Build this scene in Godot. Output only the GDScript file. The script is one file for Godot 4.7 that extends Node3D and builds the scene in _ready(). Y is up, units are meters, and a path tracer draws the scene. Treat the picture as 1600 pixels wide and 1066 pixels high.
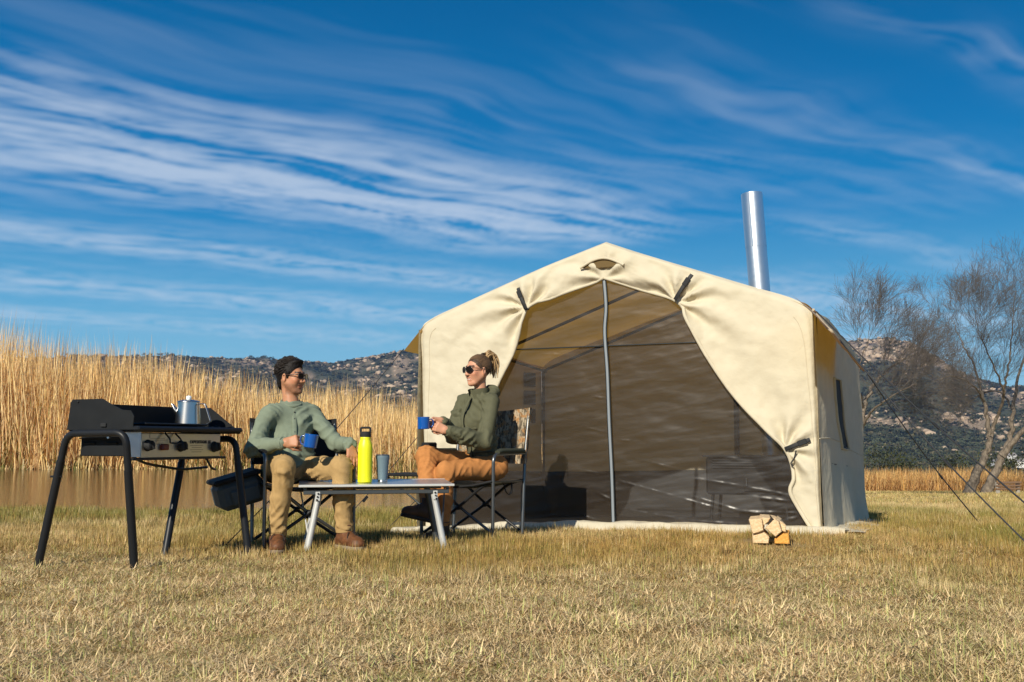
extends Node3D
# A canvas wall tent, two people in camp chairs, a camp stove and a pond with reeds on a dry meadow.
# x to the right, y up, -z away from the photographer; metres.

const EYE := Vector3(0, 0.72, 0)
const FOCAL := 1555.0
const PITCH := 0.10062
const TS := Vector3(-0.905, 0, -0.426)   # along the tent front, right to left
const TT := Vector3(0.426, 0, -0.905)    # tent depth, front to back
const TR := Vector3(2.5, 0, -8.0)        # right front corner of the tent

var counts := {}
var M := {}
var rng := RandomNumberGenerator.new()
var nz := FastNoiseLite.new()
var nf := FastNoiseLite.new()
var ns := FastNoiseLite.new()


# ---------------------------------------------------------------- small helpers
func ray(px: float, py: float) -> Vector3:
	var a := (px - 800.0) / FOCAL
	var b := (533.0 - py) / FOCAL
	return Vector3(a, b * cos(PITCH) + sin(PITCH), -(cos(PITCH) - b * sin(PITCH)))

func at(px: float, py: float, d: float) -> Vector3:
	var r := ray(px, py)
	return EYE + r * (d / -r.z)

func on_front(px: float, py: float) -> Vector2:   # metres along and up the tent's front plane
	var r := ray(px, py)
	var k := TR.dot(TT) / Vector3(r.x, 0, r.z).dot(TT)
	var p := r * k
	return Vector2((Vector3(p.x, 0, p.z) - TR).dot(TS), p.y + EYE.y)

func tent(s: float, y: float, t: float) -> Vector3:
	return TR + TS * s + TT * t + Vector3(0, y, 0)

func numbered(parent: Node, called: String) -> String:
	var key := str(parent.get_instance_id()) + called
	var n: int = counts.get(key, 0)
	counts[key] = n + 1
	return called if n == 0 else "%s_%03d" % [called, n]

func tag(o: Node, label := "", category := "", group := "", kind := "") -> void:
	if label: o.set_meta("label", label)
	if category: o.set_meta("category", category)
	if group: o.set_meta("group", group)
	if kind: o.set_meta("kind", kind)

func thing(called: String, label: String, category: String, where := Vector3.ZERO, basis := Basis(), group := "") -> Node3D:
	var o := Node3D.new()
	o.name = numbered(self, called)
	o.transform = Transform3D(basis, where)
	add_child(o, true)
	tag(o, label, category, group)
	return o

func obj(called: String, b: MB, mat: Material, parent: Node = self) -> MeshInstance3D:
	var o := MeshInstance3D.new()
	o.name = numbered(parent, called)
	o.mesh = b.commit()
	o.material_override = mat
	parent.add_child(o, true)
	return o

func scatter(called: String, mesh: Mesh, mat: Material, xf: Array, cols: Array, kind := "stuff", label := "", category := "") -> MultiMeshInstance3D:
	var mm := MultiMesh.new()
	mm.transform_format = MultiMesh.TRANSFORM_3D
	mm.use_colors = true
	mm.mesh = mesh
	mm.instance_count = xf.size()
	for i in xf.size():
		mm.set_instance_transform(i, xf[i])
		mm.set_instance_color(i, cols[i])
	var o := MultiMeshInstance3D.new()
	o.name = numbered(self, called)
	o.multimesh = mm
	o.material_override = mat
	add_child(o, true)
	tag(o, label, category, "", kind)
	return o

func lin(r: float, g: float, b: float) -> Color:
	return Color(r, g, b).linear_to_srgb()

func mat(r: float, g: float, b: float, rough := 0.8, metal := 0.0, spec := 0.5) -> StandardMaterial3D:
	var m := StandardMaterial3D.new()
	m.albedo_color = lin(r, g, b)
	m.roughness = rough
	m.metallic = metal
	m.metallic_specular = spec
	m.cull_mode = BaseMaterial3D.CULL_DISABLED
	return m

func noise_tex(size: int, freq: float, oct: int, lo: Color, hi: Color, seed_: int, normal := 0.0, ridged := false) -> NoiseTexture2D:
	var n := FastNoiseLite.new()
	n.noise_type = FastNoiseLite.TYPE_SIMPLEX_SMOOTH
	n.frequency = freq
	n.fractal_type = FastNoiseLite.FRACTAL_RIDGED if ridged else FastNoiseLite.FRACTAL_FBM
	n.fractal_octaves = oct
	n.seed = seed_
	var t := NoiseTexture2D.new()
	t.width = size
	t.height = size
	t.seamless = true
	t.noise = n
	if normal > 0.0:
		t.as_normal_map = true
		t.bump_strength = normal
	else:
		var g := Gradient.new()
		g.set_color(0, lo)
		g.set_color(1, hi)
		t.color_ramp = g
	return t

func sst(a: float, b: float, x: float) -> float:
	var t := clampf((x - a) / (b - a), 0.0, 1.0)
	return t * t * (3.0 - 2.0 * t)

func table(keys: PackedFloat32Array, x: float) -> float:   # x0, y0, x1, y1, ...
	var n := keys.size() / 2
	if x <= keys[0]: return keys[1]
	for i in range(1, n):
		if x <= keys[i * 2]:
			var t := (x - keys[i * 2 - 2]) / (keys[i * 2] - keys[i * 2 - 2])
			return lerpf(keys[i * 2 - 1], keys[i * 2 + 1], t)
	return keys[n * 2 - 1]

func catmull(p: PackedVector3Array, n: int) -> PackedVector3Array:   # n points per span
	var out := PackedVector3Array()
	for i in p.size() - 1:
		var a := p[maxi(i - 1, 0)]
		var d := p[mini(i + 2, p.size() - 1)]
		for k in n:
			out.append(p[i].cubic_interpolate(p[i + 1], a, d, float(k) / n))
	out.append(p[p.size() - 1])
	return out

func rounded(p: PackedVector3Array, r: float, n := 5) -> PackedVector3Array:   # fillets the corners of a polyline
	var out := PackedVector3Array([p[0]])
	for i in range(1, p.size() - 1):
		var a := p[i] + (p[i - 1] - p[i]).limit_length(minf(r, p[i].distance_to(p[i - 1]) * 0.45))
		var b := p[i] + (p[i + 1] - p[i]).limit_length(minf(r, p[i].distance_to(p[i + 1]) * 0.45))
		for k in n + 1:
			var t := float(k) / n
			out.append(a.lerp(p[i], t).lerp(p[i].lerp(b, t), t))
	out.append(p[p.size() - 1])
	return out

func facing(fwd: Vector3, up := Vector3.UP) -> Basis:   # z forward, y about up, x to the left seen from behind
	var z := fwd.normalized()
	var x := up.cross(z).normalized()
	return Basis(x, z.cross(x), z)


# ---------------------------------------------------------------- mesh builder
class MB:
	var v := PackedVector3Array()
	var n := PackedVector3Array()
	var uv := PackedVector2Array()
	var col := PackedColorArray()
	var idx := PackedInt32Array()
	var ink := Color.WHITE

	func vert(p: Vector3, nn := Vector3.ZERO, u := Vector2.ZERO) -> int:
		v.append(p); n.append(nn); uv.append(u); col.append(ink)
		return v.size() - 1

	func smooth(v0: int, i0: int) -> void:
		for k in range(i0, idx.size(), 3):
			var a := idx[k]
			var b := idx[k + 1]
			var c := idx[k + 2]
			var f := (v[c] - v[a]).cross(v[b] - v[a])
			n[a] += f; n[b] += f; n[c] += f
		for k in range(v0, v.size()):
			n[k] = n[k].normalized() if n[k].length_squared() > 1e-20 else Vector3.UP

	func tri(a: Vector3, b: Vector3, c: Vector3, outward: Vector3) -> void:
		var f := (c - a).cross(b - a)
		if f.dot(outward) < 0.0:
			var t := b
			b = c
			c = t
			f = -f
		f = f.normalized()
		var i := vert(a, f)
		vert(b, f); vert(c, f)
		idx.append_array(PackedInt32Array([i, i + 1, i + 2]))

	func quad(a: Vector3, b: Vector3, c: Vector3, d: Vector3, outward: Vector3) -> void:
		tri(a, b, c, outward)
		tri(a, c, d, outward)

	func box(center: Vector3, size: Vector3, basis := Basis(), bevel := 0.0) -> void:
		var h := size * 0.5
		var e := minf(bevel, minf(h.x, minf(h.y, h.z)) * 0.9)
		var q := func(x: float, y: float, z: float) -> Vector3: return center + basis * Vector3(x, y, z)
		var hx := h.x - e
		var hy := h.y - e
		var hz := h.z - e
		for s in [-1.0, 1.0]:
			quad(q.call(s * h.x, -hy, -hz), q.call(s * h.x, hy, -hz), q.call(s * h.x, hy, hz), q.call(s * h.x, -hy, hz), basis.x * s)
			quad(q.call(-hx, s * h.y, -hz), q.call(hx, s * h.y, -hz), q.call(hx, s * h.y, hz), q.call(-hx, s * h.y, hz), basis.y * s)
			quad(q.call(-hx, -hy, s * h.z), q.call(hx, -hy, s * h.z), q.call(hx, hy, s * h.z), q.call(-hx, hy, s * h.z), basis.z * s)
		if e <= 0.0: return
		for s in [-1.0, 1.0]:
			for t in [-1.0, 1.0]:
				quad(q.call(s * h.x, t * hy, -hz), q.call(s * h.x, t * hy, hz), q.call(s * hx, t * h.y, hz), q.call(s * hx, t * h.y, -hz), basis.x * s + basis.y * t)
				quad(q.call(s * h.x, -hy, t * hz), q.call(s * h.x, hy, t * hz), q.call(s * hx, hy, t * h.z), q.call(s * hx, -hy, t * h.z), basis.x * s + basis.z * t)
				quad(q.call(-hx, s * h.y, t * hz), q.call(hx, s * h.y, t * hz), q.call(hx, s * hy, t * h.z), q.call(-hx, s * hy, t * h.z), basis.y * s + basis.z * t)
				for w in [-1.0, 1.0]:
					tri(q.call(s * h.x, t * hy, w * hz), q.call(s * hx, t * h.y, w * hz), q.call(s * hx, t * hy, w * h.z), basis.x * s + basis.y * t + basis.z * w)

	func grid(f: Callable, nu: int, nv: int, skip: Variant = null) -> void:   # f(u, v) -> Vector3, u and v from 0 to 1
		var v0 := v.size()
		var i0 := idx.size()
		for j in nv + 1:
			for i in nu + 1:
				var a := float(i) / nu
				var b := float(j) / nv
				vert(f.call(a, b), Vector3.ZERO, Vector2(a, b))
		for j in nv:
			for i in nu:
				if skip != null and skip.call((i + 0.5) / nu, (j + 0.5) / nv): continue
				var a := v0 + j * (nu + 1) + i
				var c := a + nu + 1
				idx.append_array(PackedInt32Array([a, a + 1, c, a + 1, c + 1, c]))
		smooth(v0, i0)

	func tube(p: PackedVector3Array, r: Variant, sides := 8, flat := Vector2(1, 1), up := Vector3(0.013, 1, 0.017)) -> void:   # r a number or one per point
		var v0 := v.size()
		var i0 := idx.size()
		var m := p.size()
		var x := Vector3.ZERO
		var run := 0.0
		for i in m:
			var t := (p[mini(i + 1, m - 1)] - p[maxi(i - 1, 0)]).normalized()
			if i == 0:
				x = t.cross(up)
				if x.length() < 0.05: x = t.cross(Vector3(1, 0.1, 0.2))
			x = (x - t * x.dot(t)).normalized()
			var y := t.cross(x)
			var rr: float = r[i] if (r is PackedFloat32Array or r is Array) else r
			if i > 0: run += p[i].distance_to(p[i - 1])
			for k in sides + 1:
				var a := TAU * k / sides
				vert(p[i] + (x * cos(a) * flat.x + y * sin(a) * flat.y) * rr, Vector3.ZERO, Vector2(float(k) / sides, run))
		for i in m - 1:
			for k in sides:
				var a := v0 + i * (sides + 1) + k
				var c := a + sides + 1
				idx.append_array(PackedInt32Array([a, c, a + 1, a + 1, c, c + 1]))
		smooth(v0, i0)
		for i in m:   # close the seam
			var a := v0 + i * (sides + 1)
			var s := (n[a] + n[a + sides]).normalized()
			n[a] = s
			n[a + sides] = s
		for e in 2:
			var base: int = v0 if e == 0 else v0 + (m - 1) * (sides + 1)
			var nn := (p[0] - p[1]).normalized() if e == 0 else (p[m - 1] - p[m - 2]).normalized()
			for k in range(1, sides - 1):
				tri(v[base], v[base + k], v[base + k + 1], nn)

	func bar(a: Vector3, b: Vector3, r: float, sides := 8, flat := Vector2(1, 1)) -> void:
		tube(PackedVector3Array([a, b]), r, sides, flat)

	func lathe(prof: PackedVector2Array, where := Transform3D(), sides := 28) -> void:   # radius, height
		var v0 := v.size()
		var i0 := idx.size()
		for j in prof.size():
			for k in sides + 1:
				var a := TAU * k / sides
				vert(where * Vector3(cos(a) * prof[j].x, prof[j].y, sin(a) * prof[j].x), Vector3.ZERO, Vector2(float(k) / sides, prof[j].y))
		for j in prof.size() - 1:
			for k in sides:
				var a := v0 + j * (sides + 1) + k
				var c := a + sides + 1
				idx.append_array(PackedInt32Array([a, a + 1, c, a + 1, c + 1, c]))
		smooth(v0, i0)
		for j in prof.size():
			var a := v0 + j * (sides + 1)
			var s := (n[a] + n[a + sides]).normalized()
			n[a] = s
			n[a + sides] = s

	func prism(poly: PackedVector2Array, depth: float, where := Transform3D(), bevel := 0.0) -> void:   # polygon in xy, pushed along -z
		var z := where.basis.z.normalized()
		var inner := PackedVector2Array()
		var mid := Vector2.ZERO
		for q in poly: mid += q / poly.size()
		for q in poly: inner.append(q + (mid - q).limit_length(bevel))
		var tris := Geometry2D.triangulate_polygon(inner)
		for k in range(0, tris.size(), 3):
			for e in 2:
				var zz := 0.0 if e == 0 else -depth
				var a := inner[tris[k]]
				var b := inner[tris[k + 1]]
				var c := inner[tris[k + 2]]
				tri(where * Vector3(a.x, a.y, zz), where * Vector3(b.x, b.y, zz), where * Vector3(c.x, c.y, zz), z if e == 0 else -z)
		for k in poly.size():
			var j := (k + 1) % poly.size()
			var a := poly[k]
			var b := poly[j]
			var side := (b - a).orthogonal()
			if Geometry2D.is_point_in_polygon((a + b) * 0.5 + side.normalized() * 0.0004, poly): side = -side
			var out := where.basis * Vector3(side.x, side.y, 0)
			quad(where * Vector3(a.x, a.y, -bevel), where * Vector3(b.x, b.y, -bevel), where * Vector3(b.x, b.y, -depth + bevel), where * Vector3(a.x, a.y, -depth + bevel), out)
			if bevel > 0.0:
				for e in 2:
					var z0 := -bevel if e == 0 else -depth + bevel
					var z1 := 0.0 if e == 0 else -depth
					quad(where * Vector3(a.x, a.y, z0), where * Vector3(b.x, b.y, z0), where * Vector3(inner[j].x, inner[j].y, z1), where * Vector3(inner[k].x, inner[k].y, z1), out + (z if e == 0 else -z) * 0.5)

	func ball(c: Vector3, r: Vector3, basis := Basis(), nu := 14, nv := 9) -> void:
		var prof := PackedVector2Array()
		for j in nv + 1:
			var a := PI * j / nv
			prof.append(Vector2(maxf(sin(a), 1e-4), -cos(a)))
		lathe(prof, Transform3D(basis * Basis.from_scale(r), c), nu)

	func commit() -> ArrayMesh:
		var a := []
		a.resize(Mesh.ARRAY_MAX)
		a[Mesh.ARRAY_VERTEX] = v
		a[Mesh.ARRAY_NORMAL] = n
		a[Mesh.ARRAY_TEX_UV] = uv
		a[Mesh.ARRAY_COLOR] = col
		a[Mesh.ARRAY_INDEX] = idx
		var m := ArrayMesh.new()
		m.add_surface_from_arrays(Mesh.PRIMITIVE_TRIANGLES, a)
		return m


# ---------------------------------------------------------------- a distance field meshed by surface nets
class Field:
	var lo: Vector3
	var c: float
	var nx: int
	var ny: int
	var nzz: int
	var d := PackedFloat32Array()

	func _init(a: Vector3, b: Vector3, cell: float) -> void:
		lo = a
		c = cell
		nx = int(ceil((b.x - a.x) / cell)) + 1
		ny = int(ceil((b.y - a.y) / cell)) + 1
		nzz = int(ceil((b.z - a.z) / cell)) + 1
		d.resize(nx * ny * nzz)
		d.fill(1.0)

	func blend(i: int, x: float, k: float, cut: bool) -> void:
		var o := d[i]
		if cut:
			x = -x
			var h := clampf(0.5 + 0.5 * (x - o) / k, 0.0, 1.0)
			d[i] = lerpf(o, x, h) + k * h * (1.0 - h)
		else:
			var h := clampf(0.5 + 0.5 * (o - x) / k, 0.0, 1.0)
			d[i] = lerpf(o, x, h) - k * h * (1.0 - h)

	func cap(a: Vector3, b: Vector3, ra: float, rb: float, k := 0.02, cut := false) -> void:
		var m := maxf(ra, rb) + k + c * 2.5
		var p0 := (a.min(b) - Vector3(m, m, m) - lo) / c
		var p1 := (a.max(b) + Vector3(m, m, m) - lo) / c
		var ba := b - a
		var bb := maxf(ba.length_squared(), 1e-9)
		for z in range(maxi(int(p0.z), 0), mini(int(p1.z) + 1, nzz - 1) + 1):
			for y in range(maxi(int(p0.y), 0), mini(int(p1.y) + 1, ny - 1) + 1):
				var row := (z * ny + y) * nx
				for x in range(maxi(int(p0.x), 0), mini(int(p1.x) + 1, nx - 1) + 1):
					var pa := lo + Vector3(x, y, z) * c - a
					var h := clampf(pa.dot(ba) / bb, 0.0, 1.0)
					var dist := (pa - ba * h).length() - lerpf(ra, rb, h)
					if dist < m: blend(row + x, dist, k, cut)

	func ell(o: Vector3, r: Vector3, basis := Basis(), k := 0.02, cut := false) -> void:
		var m := maxf(r.x, maxf(r.y, r.z)) + k + c * 2.5
		var p0 := (o - Vector3(m, m, m) - lo) / c
		var p1 := (o + Vector3(m, m, m) - lo) / c
		var inv := basis.transposed()
		for z in range(maxi(int(p0.z), 0), mini(int(p1.z) + 1, nzz - 1) + 1):
			for y in range(maxi(int(p0.y), 0), mini(int(p1.y) + 1, ny - 1) + 1):
				var row := (z * ny + y) * nx
				for x in range(maxi(int(p0.x), 0), mini(int(p1.x) + 1, nx - 1) + 1):
					var q := inv * (lo + Vector3(x, y, z) * c - o)
					var k0 := (q / r).length()
					var k1 := (q / (r * r)).length()
					var dist := k0 * (k0 - 1.0) / k1 if k1 > 1e-6 else -minf(r.x, minf(r.y, r.z))
					if dist < k + c * 2.5: blend(row + x, dist, k, cut)

	func plane_cut(o: Vector3, nn: Vector3, k := 0.004) -> void:   # removes what lies on nn's side
		for z in nzz:
			for y in ny:
				var row := (z * ny + y) * nx
				for x in nx:
					var s := (lo + Vector3(x, y, z) * c - o).dot(nn)
					var i := row + x
					if s > -0.05 and d[i] < 0.5: blend(i, -s, k, true)

	func mesh(b: MB, where := Transform3D(), shape: Variant = null, paint: Variant = null) -> void:
		var ids := PackedInt32Array()
		ids.resize(d.size())
		ids.fill(-1)
		var v0 := b.v.size()
		var i0 := b.idx.size()
		var far := c * 2.0
		var step := [1, nx, nx * ny]
		for z in nzz - 1:
			for y in ny - 1:
				var row := (z * ny + y) * nx
				for x in nx - 1:
					var i := row + x
					var d0 := d[i]
					if d0 > far or d0 < -far: continue
					var sum := Vector3.ZERO
					var cnt := 0
					var inside := 0
					var e: Array[float] = [d0, d[i + 1], d[i + nx], d[i + nx + 1], d[i + step[2]], d[i + step[2] + 1], d[i + step[2] + nx], d[i + step[2] + nx + 1]]
					for k in 8:
						if e[k] < 0.0: inside += 1
					if inside == 0 or inside == 8: continue
					for k in 8:
						for j in [1, 2, 4]:
							if k & j: continue
							var o: int = k | j
							if (e[k] < 0.0) != (e[o] < 0.0):
								var t: float = e[k] / (e[k] - e[o])
								var pa := Vector3(k & 1, (k >> 1) & 1, (k >> 2) & 1)
								var pb := Vector3(o & 1, (o >> 1) & 1, (o >> 2) & 1)
								sum += pa.lerp(pb, t)
								cnt += 1
					ids[i] = b.vert(lo + (Vector3(x, y, z) + sum / cnt) * c)
		for z in range(1, nzz - 1):
			for y in range(1, ny - 1):
				var row := (z * ny + y) * nx
				for x in range(1, nx - 1):
					var i := row + x
					var d0 := d[i]
					if d0 > far or d0 < -far: continue
					for ax in 3:
						var s: int = step[ax]
						var d1 := d[i + s]
						if (d0 < 0.0) == (d1 < 0.0): continue
						var u: int = step[(ax + 1) % 3]
						var w: int = step[(ax + 2) % 3]
						var q := [ids[i], ids[i - u], ids[i - u - w], ids[i - w]]
						if q.min() < 0: continue
						if d0 < 0.0: b.idx.append_array(PackedInt32Array([q[0], q[2], q[1], q[0], q[3], q[2]]))
						else: b.idx.append_array(PackedInt32Array([q[0], q[1], q[2], q[0], q[2], q[3]]))
		b.smooth(v0, i0)
		if shape != null or paint != null:
			for k in range(v0, b.v.size()):
				if paint != null: b.col[k] = paint.call(b.v[k], b.n[k])
				if shape != null: b.v[k] = shape.call(b.v[k], b.n[k])
			if shape != null:
				for k in range(v0, b.v.size()): b.n[k] = Vector3.ZERO
				b.smooth(v0, i0)
		for k in range(v0, b.v.size()):
			b.v[k] = where * b.v[k]
			b.n[k] = (where.basis * b.n[k]).normalized()


# ---------------------------------------------------------------- sky, light, camera
const BANDS := [[-3.55, 0.50, -1.5, 3.7, 0.95], [-3.05, 0.12, -1.0, 3.2, 0.34], [-2.80, 0.10, -0.5, 1.9, 0.26], [-2.42, 0.14, 1.15, 2.1, 0.36], [-5.2, 0.34, -1.0, 4.4, 0.62], [-6.8, 0.5, -2.0, 5.0, 0.55], [-8.6, 0.6, -2.0, 6.0, 0.4],
	[-1.86, 0.12, 1.3, 4.6, 0.13], [-2.9, 0.18, 3.2, 6.5, 0.24], [-1.37, 0.07, 1.6, 3.6, 0.26], [-1.9, 0.06, 3.0, 4.6, 0.28], [-4.3, 0.5, 4.2, 9.0, 0.5], [-2.35, 0.35, 1.8, 4.5, 0.10], [-6.0, 0.9, 5.0, 12.0, 0.5],
	[0.9, 0.4, -2.0, 3.0, 0.6], [2.6, 0.5, -4.0, 2.0, 0.5], [4.4, 0.6, -3.0, 5.0, 0.6], [-1.2, 0.3, -5.0, -1.5, 0.5], [1.8, 0.3, 2.0, 7.0, 0.5], [-4.4, 0.5, -7.0, -2.5, 0.6], [6.5, 0.9, -6.0, 6.0, 0.5]]
var band_bins := []

func cloud(a: float, b: float) -> float:   # a along the wind, b across it, in heights of the cloud layer
	var warp := nf.get_noise_2d(a * 14.0, b * 14.0)
	var warp2 := nf.get_noise_2d(a * 5.0 + 300.0, b * 5.0)
	var bb := b + warp * 0.13 + warp2 * 0.12
	var streak := nf.get_noise_2d(a * 9.0 + 77.0, bb * 55.0)
	var fibre := nf.get_noise_2d(a * 26.0, bb * 190.0 + 500.0)
	var tuft := nf.get_noise_2d(a * 60.0 + 900.0, bb * 70.0)
	var c := 0.0
	# b of the streak, half width, from a, to a, strength
	for k: int in band_bins[clampi(int((bb + 12.0) * 10.0), 0, 239)]:
		var s: Array = BANDS[k]
		var q: float = absf(bb - s[0]) / s[1]
		if q > 2.4: continue
		var ends := sst(s[2], s[2] + 0.9, a) * (1.0 - sst(s[3] - 0.9, s[3], a))
		c += s[4] * exp(-q * q * 0.9) * ends
	c *= clampf(0.62 + 0.85 * streak + 0.80 * fibre + 0.55 * tuft, 0.0, 1.3)
	c += maxf(0.0, streak * 0.5 + warp2 * 0.45 + fibre * 0.2 - 0.06) * 0.19
	return clampf(1.0 - exp(-1.15 * c), 0.0, 1.0)

func sky_panorama() -> ImageTexture:
	var w := 3072
	var h := 1536
	for i in 240:
		var near := PackedInt32Array()
		for k in BANDS.size():
			if absf(i * 0.1 - 11.95 - BANDS[k][0]) < BANDS[k][1] * 2.4 + 0.06: near.append(k)
		band_bins.append(near)
	nf.seed = 5
	nf.noise_type = FastNoiseLite.TYPE_SIMPLEX_SMOOTH
	nf.frequency = 0.05
	nf.fractal_octaves = 3
	var px := PackedFloat32Array()
	px.resize(w * h * 3)
	var steps := PackedFloat32Array([0, 2.0, 4.0, 7.5, 13.0, 18.0, 24.0, 40.0, 90.0])
	var tones := [Color(0.40, 0.63, 0.72), Color(0.32, 0.58, 0.70), Color(0.22, 0.49, 0.66), Color(0.105, 0.365, 0.60), Color(0.010, 0.205, 0.475), Color(0.003, 0.15, 0.39), Color(0.001, 0.108, 0.30), Color(0.001, 0.07, 0.225), Color(0.001, 0.05, 0.18)]
	var wx := sin(deg_to_rad(53.5))
	var wd := cos(deg_to_rad(53.5))
	for j in h:
		var el := (0.5 - (j + 0.5) / h) * 180.0
		if el < -0.3:
			for i in w:
				var o := (j * w + i) * 3
				px[o] = 0.20; px[o + 1] = 0.17; px[o + 2] = 0.11
			continue
		var k := 0
		while k < 7 and el > steps[k + 1]: k += 1
		var base: Color = tones[k].lerp(tones[k + 1], clampf((el - steps[k]) / (steps[k + 1] - steps[k]), 0.0, 1.0))
		var t := tan(deg_to_rad(maxf(el, 0.8)))
		var veil := sst(1.5, 6.5, el)
		for i in w:
			if el > 32.0 and i % 4 > 0:
				var o1 := (j * w + i) * 3
				for q in 3: px[o1 + q] = px[o1 + q - 3]
				continue
			var az := (i + 0.5) / w * TAU   # the panorama's left edge looks along -z
			var x := sin(az) / t
			var d := cos(az) / t
			var c := cloud(x * wx + d * wd, x * wd - d * wx) * veil * 0.80 if el < 80.0 else 0.0
			var o := (j * w + i) * 3
			px[o] = lerpf(base.r, 0.60, c)
			px[o + 1] = lerpf(base.g, 0.67, c)
			px[o + 2] = lerpf(base.b, 0.77, c)
	return ImageTexture.create_from_image(Image.create_from_data(w, h, false, Image.FORMAT_RGBF, px.to_byte_array()))

func set_up() -> void:
	ns.seed = 19
	ns.noise_type = FastNoiseLite.TYPE_SIMPLEX_SMOOTH
	ns.fractal_type = FastNoiseLite.FRACTAL_NONE
	ns.frequency = 0.05
	var cam := Camera3D.new()
	cam.name = "camera"
	cam.fov = 37.84
	cam.near = 0.05
	cam.far = 6000.0
	cam.position = EYE
	cam.rotation.x = PITCH
	add_child(cam)
	var pano := PanoramaSkyMaterial.new()
	pano.panorama = sky_panorama()
	var sky := Sky.new()
	sky.sky_material = pano
	var env := Environment.new()
	env.background_mode = Environment.BG_SKY
	env.sky = sky
	env.tonemap_mode = Environment.TONE_MAPPER_LINEAR
	env.tonemap_exposure = 1.14
	env.fog_enabled = true
	env.fog_density = 0.0002
	env.fog_light_color = Color(0.50, 0.70, 0.98)
	env.sdfgi_enabled = true
	env.ssao_enabled = true
	env.ssil_enabled = true
	var we := WorldEnvironment.new()
	we.name = "world_environment"
	we.environment = env
	add_child(we)
	var sun := DirectionalLight3D.new()
	sun.name = "sun"
	sun.light_energy = 1.6
	sun.light_color = Color(1.0, 0.962, 0.89)
	sun.light_angular_distance = 0.5
	sun.shadow_enabled = true
	add_child(sun)
	sun.look_at_from_position(Vector3.ZERO, Vector3(0.67, -0.90, -1.40))


# ---------------------------------------------------------------- ground
var left_profile := PackedFloat32Array([0, 0, 7.4, 0, 9.6, -0.13, 13.0, -0.19, 13.9, -0.245, 15.0, -0.62, 33.0, -0.8, 36.0, -0.32, 37.2, 0.12, 41, 0.5, 48, 0.9, 60, 0.6, 75, -1.5, 100, -3.6, 300, -9.0, 420, -11.0])
var right_profile := PackedFloat32Array([0, 0, 7.4, 0, 9.0, -0.04, 11.0, -0.15, 13.0, -0.26, 20.0, -0.5, 30.0, -0.82, 42.0, -1.39, 60.0, -2.1, 100.0, -3.6, 300.0, -9.0, 420.0, -11.0])

func shore(x: float) -> float:   # distance of the pond's far bank
	return lerpf(27.5, 36.5, sst(-2.5, -9.5, x)) + sin(x * 1.3) * 0.35

func ground(x: float, z: float) -> float:
	var d := -z
	if d < 0.0: d = -d * 0.4 if d > -16.0 else 6.4
	var dl := d
	var far := shore(x)
	if d > 14.5: dl = 14.5 + (d - 14.5) * (36.5 - 14.5) / (far - 14.5) if d < far else 36.5 + d - far
	dl += sin(x * 1.1) * 0.22 * sst(11.5, 13.0, d) * (1.0 - sst(14.5, 16.0, d))
	var edge := lerpf(-1.5, -0.5, sst(14.0, 30.0, d))
	var w := 1.0 - sst(edge - 0.3, edge + 1.5, x)
	if d > 60.0: w = 1.0 - sst(-30.0, 10.0, x)
	var y := lerpf(table(right_profile, d), table(left_profile, dl), w)
	y -= 0.06 * exp(-(pow(x + 0.9, 2) + pow(d - 9.5, 2)) / 1.3)
	y += nz.get_noise_2d(x * 2.2, z * 2.2) * 0.018 * sst(3.0, 5.0, absf(d - 6.6) + 2.0)
	return y

func patch(x: float, z: float) -> Color:   # r: greener, g: ruddier, b: lighter straw
	var a := nz.get_noise_2d(x * 1.1 + 40.0, z * 0.75)
	var b := nz.get_noise_2d(x * 2.6 - 90.0, z * 2.1 + 17.0)
	var c := nz.get_noise_2d(x * 9.0, z * 9.0 + 55.0)
	return Color(a, b, c)

func grass_tone(x: float, z: float, tall: bool) -> Color:
	var p := patch(x, z)
	var d := -z
	var straw := Vector3(0.72, 0.545, 0.27)
	var rust := Vector3(0.48, 0.305, 0.095)
	var olive := Vector3(0.24, 0.235, 0.055)
	var pale := Vector3(0.83, 0.645, 0.365)
	var near := 1.0 - sst(3.6, 6.2, d + p.r * 1.6)
	var ruddy := clampf(sst(4.6, 6.4, d + p.g * 1.8) * (1.0 - sst(12.5, 15.0, d)) * (0.42 + 0.35 * sst(-2.5, 1.5, x)) + p.g * 0.75, 0.0, 0.9)
	var green := clampf(0.25 + p.r * 1.25 + p.g * 0.3 + p.b * 0.35 + (0.62 if x < -0.5 else 0.36) * sst(8.8, 11.5, d) * (1.0 - sst(15.0, 17.0, d)) + 0.25 * sst(0.9, 2.0, x) * (1.0 - sst(3.5, 4.6, d)), 0.0, 0.85)
	var v := straw.lerp(pale, clampf(near * 0.75 + p.b * 0.9 - p.r * 0.5, 0.0, 1.0)).lerp(rust, ruddy * (1.0 - near * 0.7)).lerp(olive, green * (1.0 if tall else 0.55) * (1.0 - near * 0.45))
	if d > 17.0 and x > 0.0: v = v.lerp(Vector3(0.66, 0.50, 0.22), sst(16.0, 20.0, d) * 0.8)
	var pick := rng.randf()
	if pick < 0.10: v = v.lerp(olive, 0.75)
	elif pick < 0.24 and d > 4.2: v = v.lerp(rust, 0.8)
	elif pick < 0.34: v = v.lerp(pale, 0.7)
	elif pick < 0.42: v = v * 0.45
	var j := 1.0 + rng.randf_range(-0.24, 0.20)
	return Color(v.x * j, v.y * j * rng.randf_range(0.95, 1.05), v.z * j)

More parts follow.
